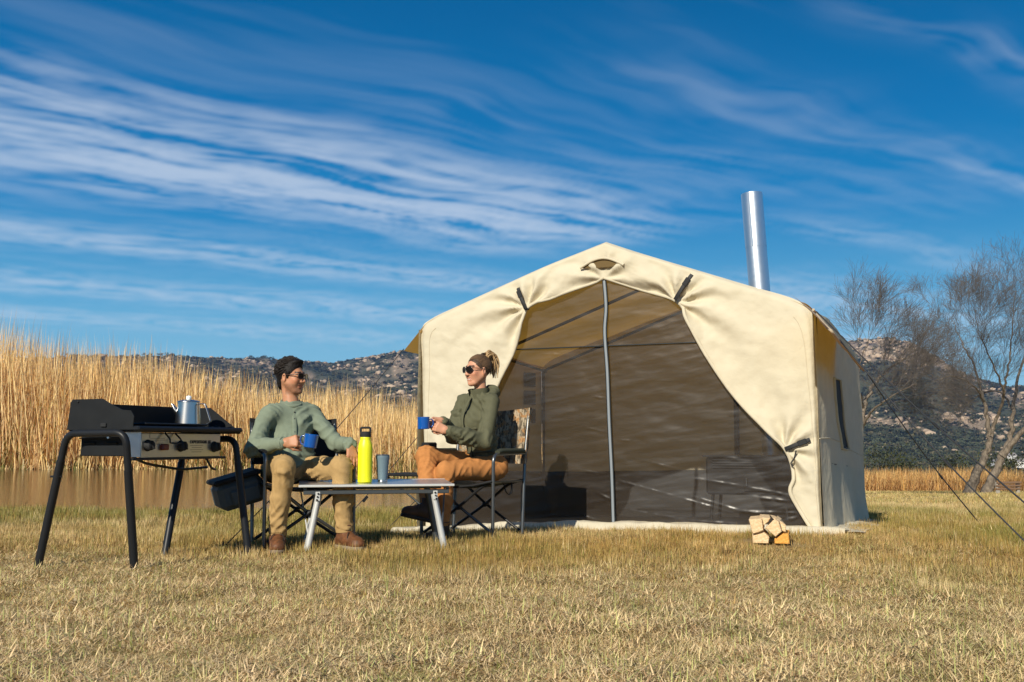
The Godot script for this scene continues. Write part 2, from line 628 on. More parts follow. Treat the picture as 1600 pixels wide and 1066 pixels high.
func blade(b: MB, foot: Vector3, dir: Vector3, length: float, width: float, bend: float, segs := 2) -> void:
	var side := dir.cross(Vector3.UP)
	if side.length() < 0.05: side = Vector3(1, 0, 0).rotated(Vector3.UP, rng.randf() * TAU)
	side = side.normalized() * width * 0.5
	var down := Vector3(dir.x, -0.7, dir.z).normalized()
	var p := foot
	var t := dir.normalized()
	var prev := -1
	var v0 := b.v.size()
	var i0 := b.idx.size()
	for k in segs + 1:
		var f := float(k) / segs
		var nn := Vector3.ZERO
		if k < segs:
			var i := b.vert(p - side * (1.0 - f * 0.7), nn, Vector2(0, f))
			b.vert(p + side * (1.0 - f * 0.7), nn, Vector2(1, f))
			if prev >= 0: b.idx.append_array(PackedInt32Array([prev, prev + 1, i, prev + 1, i + 1, i]))
			prev = i
		else:
			var i := b.vert(p, nn, Vector2(0.5, 1))
			b.idx.append_array(PackedInt32Array([prev, prev + 1, i]))
		p += t * (length / segs)
		t = (t + down * bend * (0.5 + f)).normalized()
	b.smooth(v0, i0)

func tuft(count: int, radius: float, lo: float, hi: float, width: float, lean: float, bend: float, seed_: int, rise := -0.012) -> ArrayMesh:
	rng.seed = seed_
	var b := MB.new()
	for i in count:
		var a := rng.randf() * TAU
		var r := sqrt(rng.randf()) * radius
		var dir := Vector3(rng.randfn() * lean, 1.0, rng.randfn() * lean).normalized()
		var g := rng.randf()
		b.ink = Color(0.8 + g * 0.35, 0.8 + g * 0.32, 0.78 + g * 0.30) if rng.randf() > 0.14 else Color(0.62, 0.80, 0.55)
		if rng.randf() < 0.10: b.ink = Color(0.55, 0.46, 0.40)
		blade(b, Vector3(cos(a) * r, -0.012 + rng.randf() * (rise + 0.012), sin(a) * r), dir, rng.randf_range(lo, hi), width * rng.randf_range(0.7, 1.3), bend * rng.randf_range(0.2, 1.4))
	return b.commit()

func clear_of_grass(x: float, d: float) -> bool:   # under the tent and in the pond nothing grows
	var q := Vector3(x, 0, -d) - TR
	var s := q.dot(TS)
	var t := q.dot(TT)
	if s > -0.06 and s < 3.85 and t > -0.30 and t < 3.1: return true
	if x > 1.62 and x < 2.06 and d > 6.85 and d < 7.5: return true
	return false

func build_ground() -> void:
	nz.seed = 11
	nz.noise_type = FastNoiseLite.TYPE_SIMPLEX_SMOOTH
	nz.frequency = 0.16
	nz.fractal_octaves = 3
	var soil := mat(1, 1, 1, 0.95, 0.0, 0.2)
	soil.vertex_color_use_as_albedo = true
	soil.albedo_texture = noise_tex(512, 0.02, 5, lin(0.62, 0.58, 0.52), lin(1, 1, 1), 3)
	soil.uv1_triplanar = true
	soil.uv1_world_triplanar = true
	soil.uv1_scale = Vector3(0.7, 0.7, 0.7)
	var b := MB.new()
	rng.seed = 2
	var xs := PackedFloat32Array()
	var x := -75.0
	while x < 75.01:
		xs.append(x)
		x += 0.3 if absf(x) < 14.0 else 1.2
	var zs := PackedFloat32Array()
	var z := 40.0
	while z > -76.0:
		zs.append(z)
		z -= 0.3 if z < 0.0 and z > -40.0 else 1.4
	for j in zs.size():
		for i in xs.size():
			var d := -zs[j]
			var p := patch(xs[i], zs[j])
			var tone := Color(0.40 + p.b * 0.10, 0.295 + p.b * 0.08, 0.145 + p.b * 0.04).lerp(Color(0.13, 0.105, 0.045), clampf(0.25 + p.r * 0.8, 0.0, 0.8))
			if d > 17.0 and xs[i] > 0.0: tone = tone.lerp(Color(0.55, 0.42, 0.19), sst(16.0, 20.0, d) * 0.75)
			var y := ground(xs[i], zs[j])
			if xs[i] < 0.0 and y < -0.26: tone = Color(0.10, 0.075, 0.04)
			if d > 50.0: tone = tone.lerp(Color(0.12, 0.115, 0.055), sst(50.0, 70.0, d))
			b.ink = tone
			b.vert(Vector3(xs[i], y, zs[j]))
	var w := xs.size()
	for j in zs.size() - 1:
		for i in w - 1:
			var a := j * w + i
			b.idx.append_array(PackedInt32Array([a, a + w, a + 1, a + 1, a + w, a + w + 1]))
	b.smooth(0, 0)
	tag(obj("ground", b, soil), "", "", "", "structure")
	build_pond()
	build_grass()
	build_hills()
	build_reeds()

func build_pond() -> void:
	var water := mat(0.060, 0.050, 0.020, 0.09, 0.0, 0.45)
	water.normal_enabled = true
	water.normal_texture = noise_tex(512, 0.015, 3, Color.BLACK, Color.WHITE, 8, 5.0)
	water.normal_scale = 0.24
	water.uv1_triplanar = true
	water.uv1_world_triplanar = true
	water.uv1_scale = Vector3(0.55, 0.55, 1.5)
	var b := MB.new()
	b.grid(func(u: float, v: float) -> Vector3: return Vector3(lerpf(-60.0, 1.6, u), -0.25, lerpf(-12.6, -40.0, v)), 12, 8)
	tag(obj("water", b, water), "", "", "", "structure")

func build_grass() -> void:
	var m := mat(1, 1, 1, 0.75, 0.0, 0.25)
	m.vertex_color_use_as_albedo = true
	m.backlight_enabled = true
	m.backlight = Color(0.5, 0.46, 0.3)
	var low := [tuft(84, 0.085, 0.016, 0.05, 0.0036, 4.5, 0.10, 21, 0.024), tuft(84, 0.085, 0.016, 0.05, 0.0036, 2.6, 0.22, 22, 0.016), tuft(76, 0.08, 0.016, 0.055, 0.0032, 1.5, 0.45, 23, 0.006)]
	var tall := [tuft(26, 0.07, 0.03, 0.085, 0.0034, 0.32, 0.22, 31), tuft(26, 0.08, 0.03, 0.075, 0.0034, 0.4, 0.3, 32), tuft(22, 0.07, 0.04, 0.10, 0.0032, 0.35, 0.25, 33)]
	var wide := [tuft(34, 0.20, 0.04, 0.10, 0.008, 0.5, 0.3, 41), tuft(34, 0.20, 0.04, 0.09, 0.009, 0.6, 0.3, 42)]
	var put := []
	for i in 8: put.append([[], []])
	rng.seed = 50
	var d := 2.3
	while d < 46.0:
		var step := 0.042 if d < 5.5 else (0.048 if d < 9.5 else (0.085 if d < 18.0 else 0.24))
		var half := d * 0.56 + 0.8
		var x := -half
		while x < half:
			var jx := x + rng.randf_range(-0.5, 0.5) * step
			var jd := d + rng.randf_range(-0.5, 0.5) * step
			x += step
			if clear_of_grass(jx, jd): continue
			var y := ground(jx, -jd)
			if jx < 0.2 and jd > 12.5 and y < -0.25: continue
			if jx < 0.0 and jd > 26.0: continue
			var p := patch(jx, -jd)
			if nz.get_noise_2d(jx * 30.0, jd * 26.0) < -0.36 and rng.randf() < 0.8: continue
			var s := rng.randf_range(0.65, 1.25) * (1.0 + 0.5 * p.b)
			var which := 0
			if d >= 18.0: which = 6 + rng.randi() % 2
			else:
				var tallness := sst(3.4, 7.4, jd + p.r * 3.2 + p.g * 2.2 + p.b * 1.2) * 0.86 + 0.02 + p.r * 0.25
				if rng.randf() < tallness: which = 3 + rng.randi() % 3
				else: which = rng.randi() % 3
				if d >= 9.5: s *= 1.35
			var flat := Basis(Vector3.UP, rng.randf() * TAU).scaled(Vector3(s, s * rng.randf_range(0.75, 1.2) * (1.0 + p.g * 0.3), s))
			put[which][0].append(Transform3D(flat, Vector3(jx, y, -jd)))
			put[which][1].append(grass_tone(jx, -jd, which >= 3))
		d += step
	var names := ["short_grass", "short_grass", "short_grass", "tall_grass", "tall_grass", "tall_grass", "field_grass", "field_grass"]
	var meshes := low + tall + wide
	for i in 8:
		scatter(names[i], meshes[i], m, put[i][0], put[i][1], "stuff", ["flattened dry straw coloured lawn thatch in the foreground", "upright dry olive and rust grass blades of the meadow", "pale dry grass of the far meadow"][0 if i < 3 else (1 if i < 6 else 2)], "grass")


# ---------------------------------------------------------------- hills beyond
func crest(az: float) -> float:   # elevation of the skyline as an angle's tangent, by azimuth
	var px := az / 1.0   # tan(azimuth)
	var e := table(PackedFloat32Array([-3.0, 0.05, -1.2, 0.06, -0.51, 0.072, -0.36, 0.0795, -0.23, 0.078, -0.18, 0.0765, -0.15, 0.082, -0.11, 0.0895, -0.05, 0.088, 0.1, 0.075, 0.24, 0.068, 0.30, 0.080, 0.35, 0.0955, 0.38, 0.0965, 0.405, 0.090, 0.43, 0.076, 0.455, 0.060, 0.50, 0.048, 0.6, 0.045, 1.5, 0.06, 3.0, 0.05]), px)
	return e

func hill_height(x: float, z: float) -> float:
	var d := maxf(-z, 1.0)
	var r := sqrt(x * x + z * z)
	var az := clampf(x / d, -3.0, 3.0) if z < 0.0 else 3.0 * signf(x)
	var peak := 900.0 + 160.0 * nf.get_noise_2d(az * 40.0, 3.0)
	var top := crest(az) * peak + 0.72
	var valley := -3.6 - 7.4 * sst(90.0, 420.0, r)
	var up := clampf((r - 330.0) / (peak - 330.0), 0.0, 1.0)
	var shape := up * up * (3.0 - 2.0 * up) * 0.55 + up * 0.45
	if r > peak: shape = 1.0 - 0.6 * sst(peak, peak + 600.0, r)
	var rough := nf.get_noise_2d(x * 0.14, z * 0.14) * 26.0 * up * (1.0 - up) * 1.6 + nf.get_noise_2d(x * 0.9 + 70.0, z * 0.9) * 5.0 * up
	return lerpf(valley, top, shape) + rough * (0.25 if r > peak - 40.0 else 1.0) + nf.get_noise_2d(x * 3.0, z * 3.0) * 1.2 * up

func rocky(x: float, z: float, h: float) -> float:
	var az := x / maxf(-z, 1.0)
	var n := nf.get_noise_2d(x * 0.5 + 20.0, z * 0.3) + 0.6 * nf.get_noise_2d(x * 2.0, z * 1.4)
	var c := -0.12
	if az > 0.22 and az < 0.47: c = lerpf(-0.50, 0.62, sst(26.0, 62.0, h + 14.0 * nf.get_noise_2d(x * 1.2, z * 0.4)))
	if az < 0.05: c = -0.10 + 0.14 * sst(-0.2, -0.1, az)
	if h > 5.0 and h < 15.0 and az > 0.34: c = 0.0
	return clampf((n + c) * 2.2 + 0.35, 0.0, 1.0)

func build_hills() -> void:
	nf.seed = 5
	nf.frequency = 0.05
	nf.fractal_octaves = 4
	var rock := mat(1, 1, 1, 0.95, 0.0, 0.2)
	rock.vertex_color_use_as_albedo = true
	rock.albedo_texture = noise_tex(512, 0.03, 5, lin(0.5, 0.5, 0.5), lin(1, 1, 1), 13)
	rock.uv1_triplanar = true
	rock.uv1_world_triplanar = true
	rock.uv1_scale = Vector3(0.03, 0.03, 0.03)
	var b := MB.new()
	var rings := 130
	var angles := PackedFloat32Array()
	var a := -180.0
	while a < 180.0:
		angles.append(a)
		a += 0.16 if absf(a) < 38.0 else 3.0
	angles.append(180.0)
	for j in rings + 1:
		var r := 66.0 * pow(1300.0 / 66.0, float(j) / rings)
		for q in angles:
			var x := sin(deg_to_rad(q)) * r
			var z := -cos(deg_to_rad(q)) * r
			var y := hill_height(x, z)
			var k := rocky(x, z, y) * sst(200.0, 420.0, r)
			b.ink = Color(0.095, 0.102, 0.064).lerp(Color(0.42, 0.315, 0.215), k * 0.9)
			if r < 330.0: b.ink = Color(0.12, 0.115, 0.055)
			b.vert(Vector3(x, y if r > 90.0 else minf(y, ground(x, z) - 0.4 + (r - 66.0) * 0.01), z))
	var w := angles.size()
	for j in rings:
		for i in w - 1:
			var p := j * w + i
			b.idx.append_array(PackedInt32Array([p, p + 1, p + w, p + 1, p + w + 1, p + w]))
	b.smooth(0, 0)
	tag(obj("hills", b, rock), "", "", "", "structure")
	# boulders and scrub strewn over the slopes
	var stone := mat(1, 1, 1, 0.9, 0.0, 0.2)
	stone.vertex_color_use_as_albedo = true
	var boulder := []
	for k in 3:
		rng.seed = 60 + k
		var s := MB.new()
		s.ball(Vector3.ZERO, Vector3(1, 0.8, 1), Basis(), 9, 6)
		for i in s.v.size():
			var p := s.v[i]
			s.v[i] = p * (1.0 + 0.75 * nf.get_noise_3d(p.x * 26.0 + k * 50.0, p.y * 26.0, p.z * 26.0))
		for i in s.n.size(): s.n[i] = Vector3.ZERO
		s.smooth(0, 0)
		boulder.append(s.commit())
	var bush := []
	for k in 3:
		rng.seed = 70 + k
		var s := MB.new()
		for i in 46:
			var p := Vector3(rng.randfn(), absf(rng.randfn()) * 0.7, rng.randfn()).limit_length(1.6) * 0.6
			var dir := Vector3(rng.randfn(), rng.randfn(), rng.randfn()).normalized()
			var e := dir.cross(Vector3(0.3, 1, 0.2)).normalized() * 0.26
			var g := rng.randf_range(0.7, 1.2)
			s.ink = Color(g, g, g)
			s.tri(p - e, p + e, p + dir * 0.5, p + Vector3(0, 0.3, 0))
		bush.append(s.commit())
	var scrub := mat(1, 1, 1, 0.9, 0.0, 0.2)
	scrub.vertex_color_use_as_albedo = true
	rng.seed = 80
	var rx := [[], [], []]
	var rc := [[], [], []]
	var bx := [[], [], []]
	var bc := [[], [], []]
	for i in 130000:
		var az := rng.randf_range(-0.62, 0.68)
		if az > 0.0 and az < 0.26: continue
		var r := 70.0 * pow(1050.0 / 70.0, pow(rng.randf(), 0.55))
		var d := r / sqrt(1.0 + az * az)
		var x := az * d
		var y := hill_height(x, -d)
		var k := rocky(x, -d, y)
		var q := rng.randi() % 3
		if r > 420.0 and rng.randf() < k * 0.42:
			var s := rng.randf_range(0.3, 0.95) * (1.0 + 2.0 * pow(rng.randf(), 6.0)) * (0.7 + k * 0.3)
			rx[q].append(Transform3D(Basis(Vector3.UP, rng.randf() * TAU).scaled(Vector3(s * rng.randf_range(0.8, 1.5), s, s)), Vector3(x, y + s * 0.2, -d)))
			var g := rng.randf_range(0.75, 1.2)
			rc[q].append(Color(0.40 * g, 0.305 * g, 0.215 * g))
		elif rng.randf() < ((0.8 - k * 0.45) if r > 330.0 else 0.16):
			var s := rng.randf_range(0.8, 2.0) * (1.0 if r > 300.0 else 0.55)
			bx[q].append(Transform3D(Basis(Vector3.UP, rng.randf() * TAU).scaled(Vector3(s, s * 0.8, s)), Vector3(x, y - 0.1, -d)))
			var g := rng.randf_range(0.6, 1.3)
			bc[q].append(Color(0.072 * g, 0.082 * g, 0.046 * g) if rng.randf() < 0.75 else Color(0.13 * g, 0.115 * g, 0.062 * g))
	for q in 3:
		scatter("hillside_boulders", boulder[q], stone, rx[q], rc[q], "stuff", "tan granite boulders strewn over the far hillsides", "boulders")
		scatter("hillside_scrub", bush[q], scrub, bx[q], bc[q], "stuff", "dark olive scrub bushes covering the far hillsides", "scrub")


# ---------------------------------------------------------------- reeds
func reed_clump(count: int, radius: float, lo: float, hi: float, width: float, seed_: int) -> ArrayMesh:
	rng.seed = seed_
	var b := MB.new()
	for i in count:
		var a := rng.randf() * TAU
		var r := sqrt(rng.randf()) * radius
		var lean := 0.28 if rng.randf() < 0.58 else 0.9
		var dir := Vector3(rng.randfn() * lean + 0.06, 1.0, rng.randfn() * lean).normalized()
		var g := rng.randf_range(0.62, 1.1)
		b.ink = Color(g, g * rng.randf_range(0.92, 1.03), g * rng.randf_range(0.8, 1.05))
		if rng.randf() < 0.12: b.ink = Color(0.55, 0.42, 0.34)
		var bend := 0.06 if rng.randf() < 0.4 else rng.randf_range(0.25, 0.95)
		blade(b, Vector3(cos(a) * r, -0.1, sin(a) * r), dir, rng.randf_range(lo, hi), width * rng.randf_range(0.6, 1.3), bend, 5)
	return b.commit()

func build_reeds() -> void:
	var m := mat(1, 1, 1, 0.7, 0.0, 0.3)
	m.vertex_color_use_as_albedo = true
	m.backlight_enabled = true
	m.backlight = Color(0.72, 0.60, 0.32)
	var clumps := [reed_clump(24, 0.5, 0.45, 1.02, 0.026, 91), reed_clump(24, 0.5, 0.4, 1.0, 0.028, 92), reed_clump(22, 0.5, 0.5, 1.10, 0.024, 93), reed_clump(24, 0.55, 0.25, 0.75, 0.028, 94)]
	var put := []
	for i in 4: put.append([[], []])
	rng.seed = 95
	for i in 6000:
		var x := rng.randf_range(-29.0, 3.0)
		var far := shore(x)
		var back := pow(rng.randf(), 1.4) * 10.0
		var d := far - 0.9 + back
		if -x > d * 0.62 + 1.0: continue
		var h := table(PackedFloat32Array([-22, 7.4, -18, 6.6, -14, 5.3, -9, 4.0, -6, 3.3, -3, 2.55, 2, 2.0]), x + back * 0.15)
		h *= 0.78 + 0.34 * nz.get_noise_2d(x * 2.0, d * 1.0) + 0.12 * rng.randf()
		var q := rng.randi() % 4
		if back < 0.9 and rng.randf() < 0.5: q = 3
		var wide := clampf(h * 0.36, 0.9, 1.6)
		put[q][0].append(Transform3D(Basis(Vector3.UP, rng.randf() * TAU).scaled(Vector3(wide, h, wide)), Vector3(x, maxf(ground(x, -d), -0.3), -d)))
		var g := rng.randf_range(0.75, 1.15)
		var tone := Color(0.96 * g, 0.69 * g, 0.30 * g).lerp(Color(1.0 * g, 0.80 * g, 0.46 * g), rng.randf())
		if q == 3 and back < 1.4 and rng.randf() < 0.35: tone = Color(0.24, 0.26, 0.07)
		put[q][1].append(tone)
	for q in 4:
		scatter("reed_bed", clumps[q], m, put[q][0], put[q][1], "stuff", "tall golden dry reeds lining the far bank of the pond", "reeds")
	put = []
	for i in 4: put.append([[], []])
	for i in 3800:
		var d := 41.0 + rng.randf() * 6.0
		var x := rng.randf_range(12.0, 32.0)
		var h := rng.randf_range(1.05, 1.45) * (1.0 + 0.2 * nz.get_noise_2d(x * 3.0, d))
		if x > 21.5 + (d - 41.0) * 0.3: h *= 0.72
		var q := rng.randi() % 4
		put[q][0].append(Transform3D(Basis(Vector3.UP, rng.randf() * TAU).scaled(Vector3(1.0, h, 1.0)), Vector3(x, ground(x, -d), -d)))
		var g := rng.randf_range(0.75, 1.15)
		put[q][1].append(Color(0.80 * g, 0.48 * g, 0.17 * g).lerp(Color(0.80 * g, 0.56 * g, 0.27 * g), rng.randf()))
	for q in 4:
		scatter("reed_strip", clumps[q], m, put[q][0], put[q][1], "stuff", "strip of shorter dry reeds across the field behind the bare trees", "reeds")


# ---------------------------------------------------------------- the tent
const RIGHT_IN := [[944, 434], [1000, 452], [1058, 471], [1078, 505], [1108, 560], [1150, 620], [1195, 668], [1229, 703], [1241, 745], [1237, 772], [1268, 826]]
const RIGHT_OUT := [[945, 380], [1000, 398], [1090, 425], [1170, 449], [1245, 472], [1270, 500], [1275, 590], [1279, 690], [1281, 740], [1282, 775], [1285, 833]]
const LEFT_IN := [[944, 434], [905, 450], [862, 467], [825, 482], [816, 520], [800, 560], [785, 590], [770, 622], [752, 660], [722, 702], [700, 738], [694, 785], [672, 830]]
const LEFT_OUT := [[945, 380], [900, 398], [850, 418], [790, 445], [720, 477], [672, 500], [656, 518], [657, 570], [658, 640], [660, 700], [661, 745], [663, 775], [666, 838]]

func curve_of(list: Array) -> PackedVector3Array:
	var p := PackedVector3Array()
	for q: Array in list:
		var f := on_front(q[0], q[1])
		p.append(Vector3(f.x, f.y, 0))
	return catmull(p, 8)

func along(p: PackedVector3Array, t: float) -> Vector3:
	var x := clampf(t, 0.0, 1.0) * (p.size() - 1)
	var i := mini(int(x), p.size() - 2)
	return p[i].lerp(p[i + 1], x - i)

var ties := []

func canvas_fold(s: float, y: float) -> float:   # how far the front canvas stands out, metres
	var d := 0.016 * nf.get_noise_2d(s * 22.0, y * 22.0)
	for t: Array in ties:
		var v: Vector2 = Vector2(s, y) - (t[0] as Vector2)
		var r := v.length()
		var a := v.angle() + 0.25 * nf.get_noise_2d(s * 30.0 + t[2] * 50.0, y * 30.0)
		d += t[1] * sin(a * t[2] + t[3]) * sst(0.0, 0.16, r) * exp(-r / t[4])
	var g := nf.get_noise_2d(s * 26.0 + y * 30.0, (y * 0.9 - s * 0.35) * 120.0)
	d += 0.0085 * g + 0.0025 * nf.get_noise_2d(s * 160.0, y * 160.0)
	return d

func seg_dist(p: Vector2, a: Vector2, b: Vector2) -> Vector2:   # distance, place along
	var h := clampf((p - a).dot(b - a) / (b - a).length_squared(), 0.0, 1.0)
	return Vector2((p - a.lerp(b, h)).length() * signf((b - a).cross(p - a)), h)

func ground_at(px: float, py: float) -> Vector3:
	var d := 8.0
	for i in 30:
		var r := ray(px, py)
		var p := EYE + r * (d / -r.z)
		var y := ground(p.x, p.z)
		d = clampf((EYE.y - y) / maxf(-r.y / -r.z, 0.004), 1.0, 60.0)
	return at(px, py, d)

func canvas_mat(through: Color, seed_: int) -> StandardMaterial3D:
	var m := mat(1, 1, 1, 0.85, 0.0, 0.25)
	m.albedo_texture = noise_tex(512, 0.012, 5, lin(0.67, 0.605, 0.45), lin(0.76, 0.70, 0.535), seed_)
	m.normal_enabled = true
	m.normal_texture = noise_tex(512, 0.022, 5, Color.BLACK, Color.WHITE, seed_ + 50, 7.0)
	m.normal_scale = 0.30
	m.uv1_triplanar = true
	m.uv1_scale = Vector3(0.8, 0.8, 0.8)
	m.backlight_enabled = true
	m.backlight = through
	return m

func build_tent() -> void:
	M.canvas = canvas_mat(lin(0.42, 0.30, 0.10), 101)
	M.roof = canvas_mat(lin(0.9, 0.52, 0.10), 102)
	M.inner = canvas_mat(lin(0.30, 0.19, 0.06), 103)
	M.pole = mat(0.035, 0.04, 0.042, 0.45, 0.6)
	M.black_web = mat(0.018, 0.019, 0.02, 0.7)
	M.steel = mat(0.62, 0.66, 0.70, 0.27, 1.0)
	M.screen = mat(0.042, 0.030, 0.020, 0.34, 0.0, 0.7)
	M.screen.transparency = BaseMaterial3D.TRANSPARENCY_ALPHA
	M.screen.albedo_color.a = 0.45
	M.dark_mesh = mat(0.012, 0.013, 0.014, 0.8)
	var t := thing("wall_tent", "large cream canvas wall tent with its mesh front door zipped shut and curtains tied back", "tent", TR)
	var go := func(called: String, b: MB, m: Material, parent: Node = t) -> MeshInstance3D:   # world points into the tent's own axes
		var top: Vector3 = TR
		for k in b.v.size(): b.v[k] -= top
		return obj(called, b, m, parent)
	ties = [[on_front(1058, 471), 0.050, 9.0, 0.6, 0.46], [on_front(1229, 703), 0.042, 8.0, 1.0, 0.40], [on_front(825, 482), 0.052, 9.0, 2.2, 0.5], [on_front(700, 738), 0.04, 7.0, 0.2, 0.34], [on_front(944, 436), 0.03, 8.0, 0.2, 0.5]]
	# curtains
	for side in 2:
		var inner := curve_of(RIGHT_IN if side == 0 else LEFT_IN)
		var outer := curve_of(RIGHT_OUT if side == 0 else LEFT_OUT)
		var b := MB.new()
		var f := func(u: float, v: float) -> Vector3:
			var p := along(inner, u).lerp(along(outer, u), v)
			var w := (1.0 - pow(v, 5.0)) * sst(0.0, 0.03, u)
			var roll := 0.035 * exp(-v * 14.0) * sst(0.08, 0.3, u)
			return tent(p.x, p.y + 0.018 * sst(0.88, 0.97, v) * (1.0 if u < 0.5 else 0.0), -(canvas_fold(p.x, p.y) * w + 0.022 * sin(v * PI) * w) - roll + 0.05 * pow(sst(0.9, 1.0, v), 2.0) - 0.01)
		b.grid(f, 170, 46)
		var panel: MeshInstance3D = go.call("curtain", b, M.canvas)
		var hem := MB.new()
		var line := PackedVector3Array()
		for i in 60:
			line.append(f.call(i / 59.0, 0.0) + TT * 0.012)
		hem.tube(line, 0.016, 8)
		go.call("hem", hem, M.canvas, panel)
		var seam := MB.new()
		line = PackedVector3Array()
		for i in 70:
			line.append(f.call(0.44 + 0.55 * i / 69.0, 0.86) - TT * 0.001)
		seam.tube(line, 0.0035, 5)
		go.call("seam", seam, M.canvas, panel)
	# roof
	var top := curve_of([[655, 515], [672, 500], [720, 477], [790, 445], [850, 418], [900, 398], [930, 385], [945, 380], [962, 385], [1000, 398], [1090, 425], [1170, 449], [1245, 472], [1264, 483]])
	var edge_at := func(q: float) -> Vector3:   # the right eave's free edge, front to back
		var out := 0.02 + 0.20 * sst(0.0, 0.4, q)
		var r := ray(lerpf(1271, 1350, q), lerpf(484, 578, q))
		var n2 := TS
		var k := (TR - TS * out - EYE).dot(n2) / r.dot(n2)
		var p := EYE + r * k
		return p + Vector3(0, -0.012 * absf(sin(q * 9.0)), 0)
	var b := MB.new()
	var roof_at := func(u: float, v: float) -> Vector3:
		var p := along(top, u)
		var back := 0.022 + v * 3.04
		var drop := lerpf(0.0, 0.19 if u > 0.2 else 0.17, v)
		var sag := 0.03 * sin(v * TAU * 1.5) * sin(v * TAU * 1.5) * (1.0 - exp(-absf(u - 0.54) * 14.0))
		return tent(p.x, p.y - drop - sag + 0.006 * nf.get_noise_2d(p.x * 40.0, back * 40.0), back)
	b.grid(roof_at, 60, 40)
	var roof: MeshInstance3D = go.call("roof", b, M.roof)
	b = MB.new()
	b.grid(func(u: float, v: float) -> Vector3:
		var q := u
		var e: Vector3 = edge_at.call(q)
		var t0 := (e - TR).dot(TT)
		var top_p := tent(0.07, lerpf(1.785, 1.60, clampf(t0 / 3.06, 0.0, 1.0)), t0)
		return top_p.lerp(e, v) + Vector3(0, 0.012 * sin(v * PI), 0), 40, 6)
	var fly: MeshInstance3D = go.call("eave_flap", b, M.roof)
	b = MB.new()
	b.grid(func(u: float, v: float) -> Vector3: return tent(lerpf(3.74, 3.93, v), lerpf(1.80 - 0.17 * u, 1.60 - 0.1 * u, v), u * 3.06), 20, 4)
	go.call("eave_flap", b, M.roof)
	b = MB.new()
	var line := PackedVector3Array()
	for i in 41: line.append(edge_at.call(i / 40.0))
	b.tube(line, 0.011, 6)
	go.call("hem", b, M.roof, fly)
	# side and back walls
	var hole := PackedVector2Array([Vector2(0.86, 1.28), Vector2(1.36, 1.29), Vector2(1.80, 0.64), Vector2(1.28, 0.655)])
	var wall_at := func(u: float, v: float) -> Vector3:
		var back := u * lerpf(2.98, 2.62, v) - 0.018 * (1.0 - sst(0.0, 0.1, u))
		var y := lerpf(lerpf(-0.01, -0.13, u), lerpf(1.785, 1.62, u), v)
		var low := pow(1.0 - v, 2.0)
		var fold := 0.03 * low * sin(u * 17.0 + v * 2.5 + 2.0 * nf.get_noise_2d(u * 40.0, v * 9.0)) * sst(0.0, 0.08, u) + 0.018 * nf.get_noise_2d(u * 60.0, v * 22.0 + 300.0) + 0.006 * nf.get_noise_2d(u * 190.0, v * 35.0 + 50.0) - 0.05 * sin(u * PI) * sin(v * PI)
		return tent(-fold * sst(0.0, 0.05, u) - 0.03 * low * sst(0.0, 0.3, u) + (lerpf(0.036, 0.07, v) - 0.016) * (1.0 - sst(0.0, 0.2, u)), y, back)
	b = MB.new()
	b.grid(wall_at, 110, 80, func(u: float, v: float) -> bool:
		var p: Vector3 = wall_at.call(u, v) - TR
		return Geometry2D.is_point_in_polygon(Vector2(p.dot(TT), p.y), hole))
	var wall: MeshInstance3D = go.call("side_wall", b, M.canvas)
	b = MB.new()
	var loop := PackedVector3Array()
	var wall_pt := func(q: Vector2, out: float) -> Vector3:
		var v := clampf((q.y + 0.06) / 1.77, 0.0, 1.0)
		var p: Vector3 = wall_at.call(clampf(q.x / lerpf(2.98, 2.62, v), 0.0, 1.0), v)
		return TR + TT * q.x + Vector3(0, q.y, 0) + TS * ((p - TR).dot(TS) - out)
	for i in 41:
		var e := i / 10.0
		var k := int(e) % 4
		loop.append(wall_pt.call(hole[k].lerp(hole[(k + 1) % 4], e - int(e)), 0.006))
	b.tube(loop, 0.016, 8, Vector2(1, 0.4))
	var win: MeshInstance3D = go.call("side_window", b, M.canvas)
	b = MB.new()
	b.grid(func(u: float, v: float) -> Vector3: return wall_pt.call(hole[0].lerp(hole[1], u).lerp(hole[3].lerp(hole[2], u), v), 0.004), 6, 8)
	go.call("window_mesh", b, M.dark_mesh, win)
	b = MB.new()
	line = PackedVector3Array()
	for i in 40: line.append(wall_at.call(i / 39.0, 0.42 + 0.02 * sin(i * 0.13)) - TS * 0.001)
	b.tube(line, 0.004, 5)
	go.call("seam", b, M.canvas, wall)
	b = MB.new()
	b.grid(func(u: float, v: float) -> Vector3:
		var y := lerpf(-0.15 - 0.13 * u, 1.80 - 0.17 * u, v)
		return tent(3.77 + 0.02 * nf.get_noise_2d(u * 40.0, v * 40.0 + 90.0), y, u * 3.0), 40, 24)
	var left: MeshInstance3D = go.call("side_wall", b, M.inner)
	for c in 2:
		for r in 3:
			b = MB.new()
			var q0 := at(819.0 + 27.5 * c, 583.0 + 28.5 * r, 1.0)
			var corners := []
			for k: Array in [[0, 0], [18, 1], [18, 23], [0, 22]]:
				var rr := ray(819.0 + 27.5 * c + k[0], 582.0 + 28.0 * r + k[1] + c * 2.0)
				var kk := (TR + TS * 3.745 - EYE).dot(TS) / rr.dot(TS)
				corners.append(EYE + rr * kk)
			b.quad(corners[0], corners[1], corners[2], corners[3], -TS)
			go.call("window_pane", b, M.dark_mesh, left)
	b = MB.new()
	b.grid(func(u: float, v: float) -> Vector3:
		var edge: Vector3 = roof_at.call(1.0 - u, 0.985)
		var s := (edge - TR).dot(TS)
		var high := edge.y + 0.004
		return tent(s, lerpf(lerpf(-0.14, -0.28, u), high, v), 3.0 + 0.03 * nf.get_noise_2d(u * 50.0, v * 40.0 + 200.0)), 50, 30)
	go.call("back_wall", b, M.inner)
	b = MB.new()
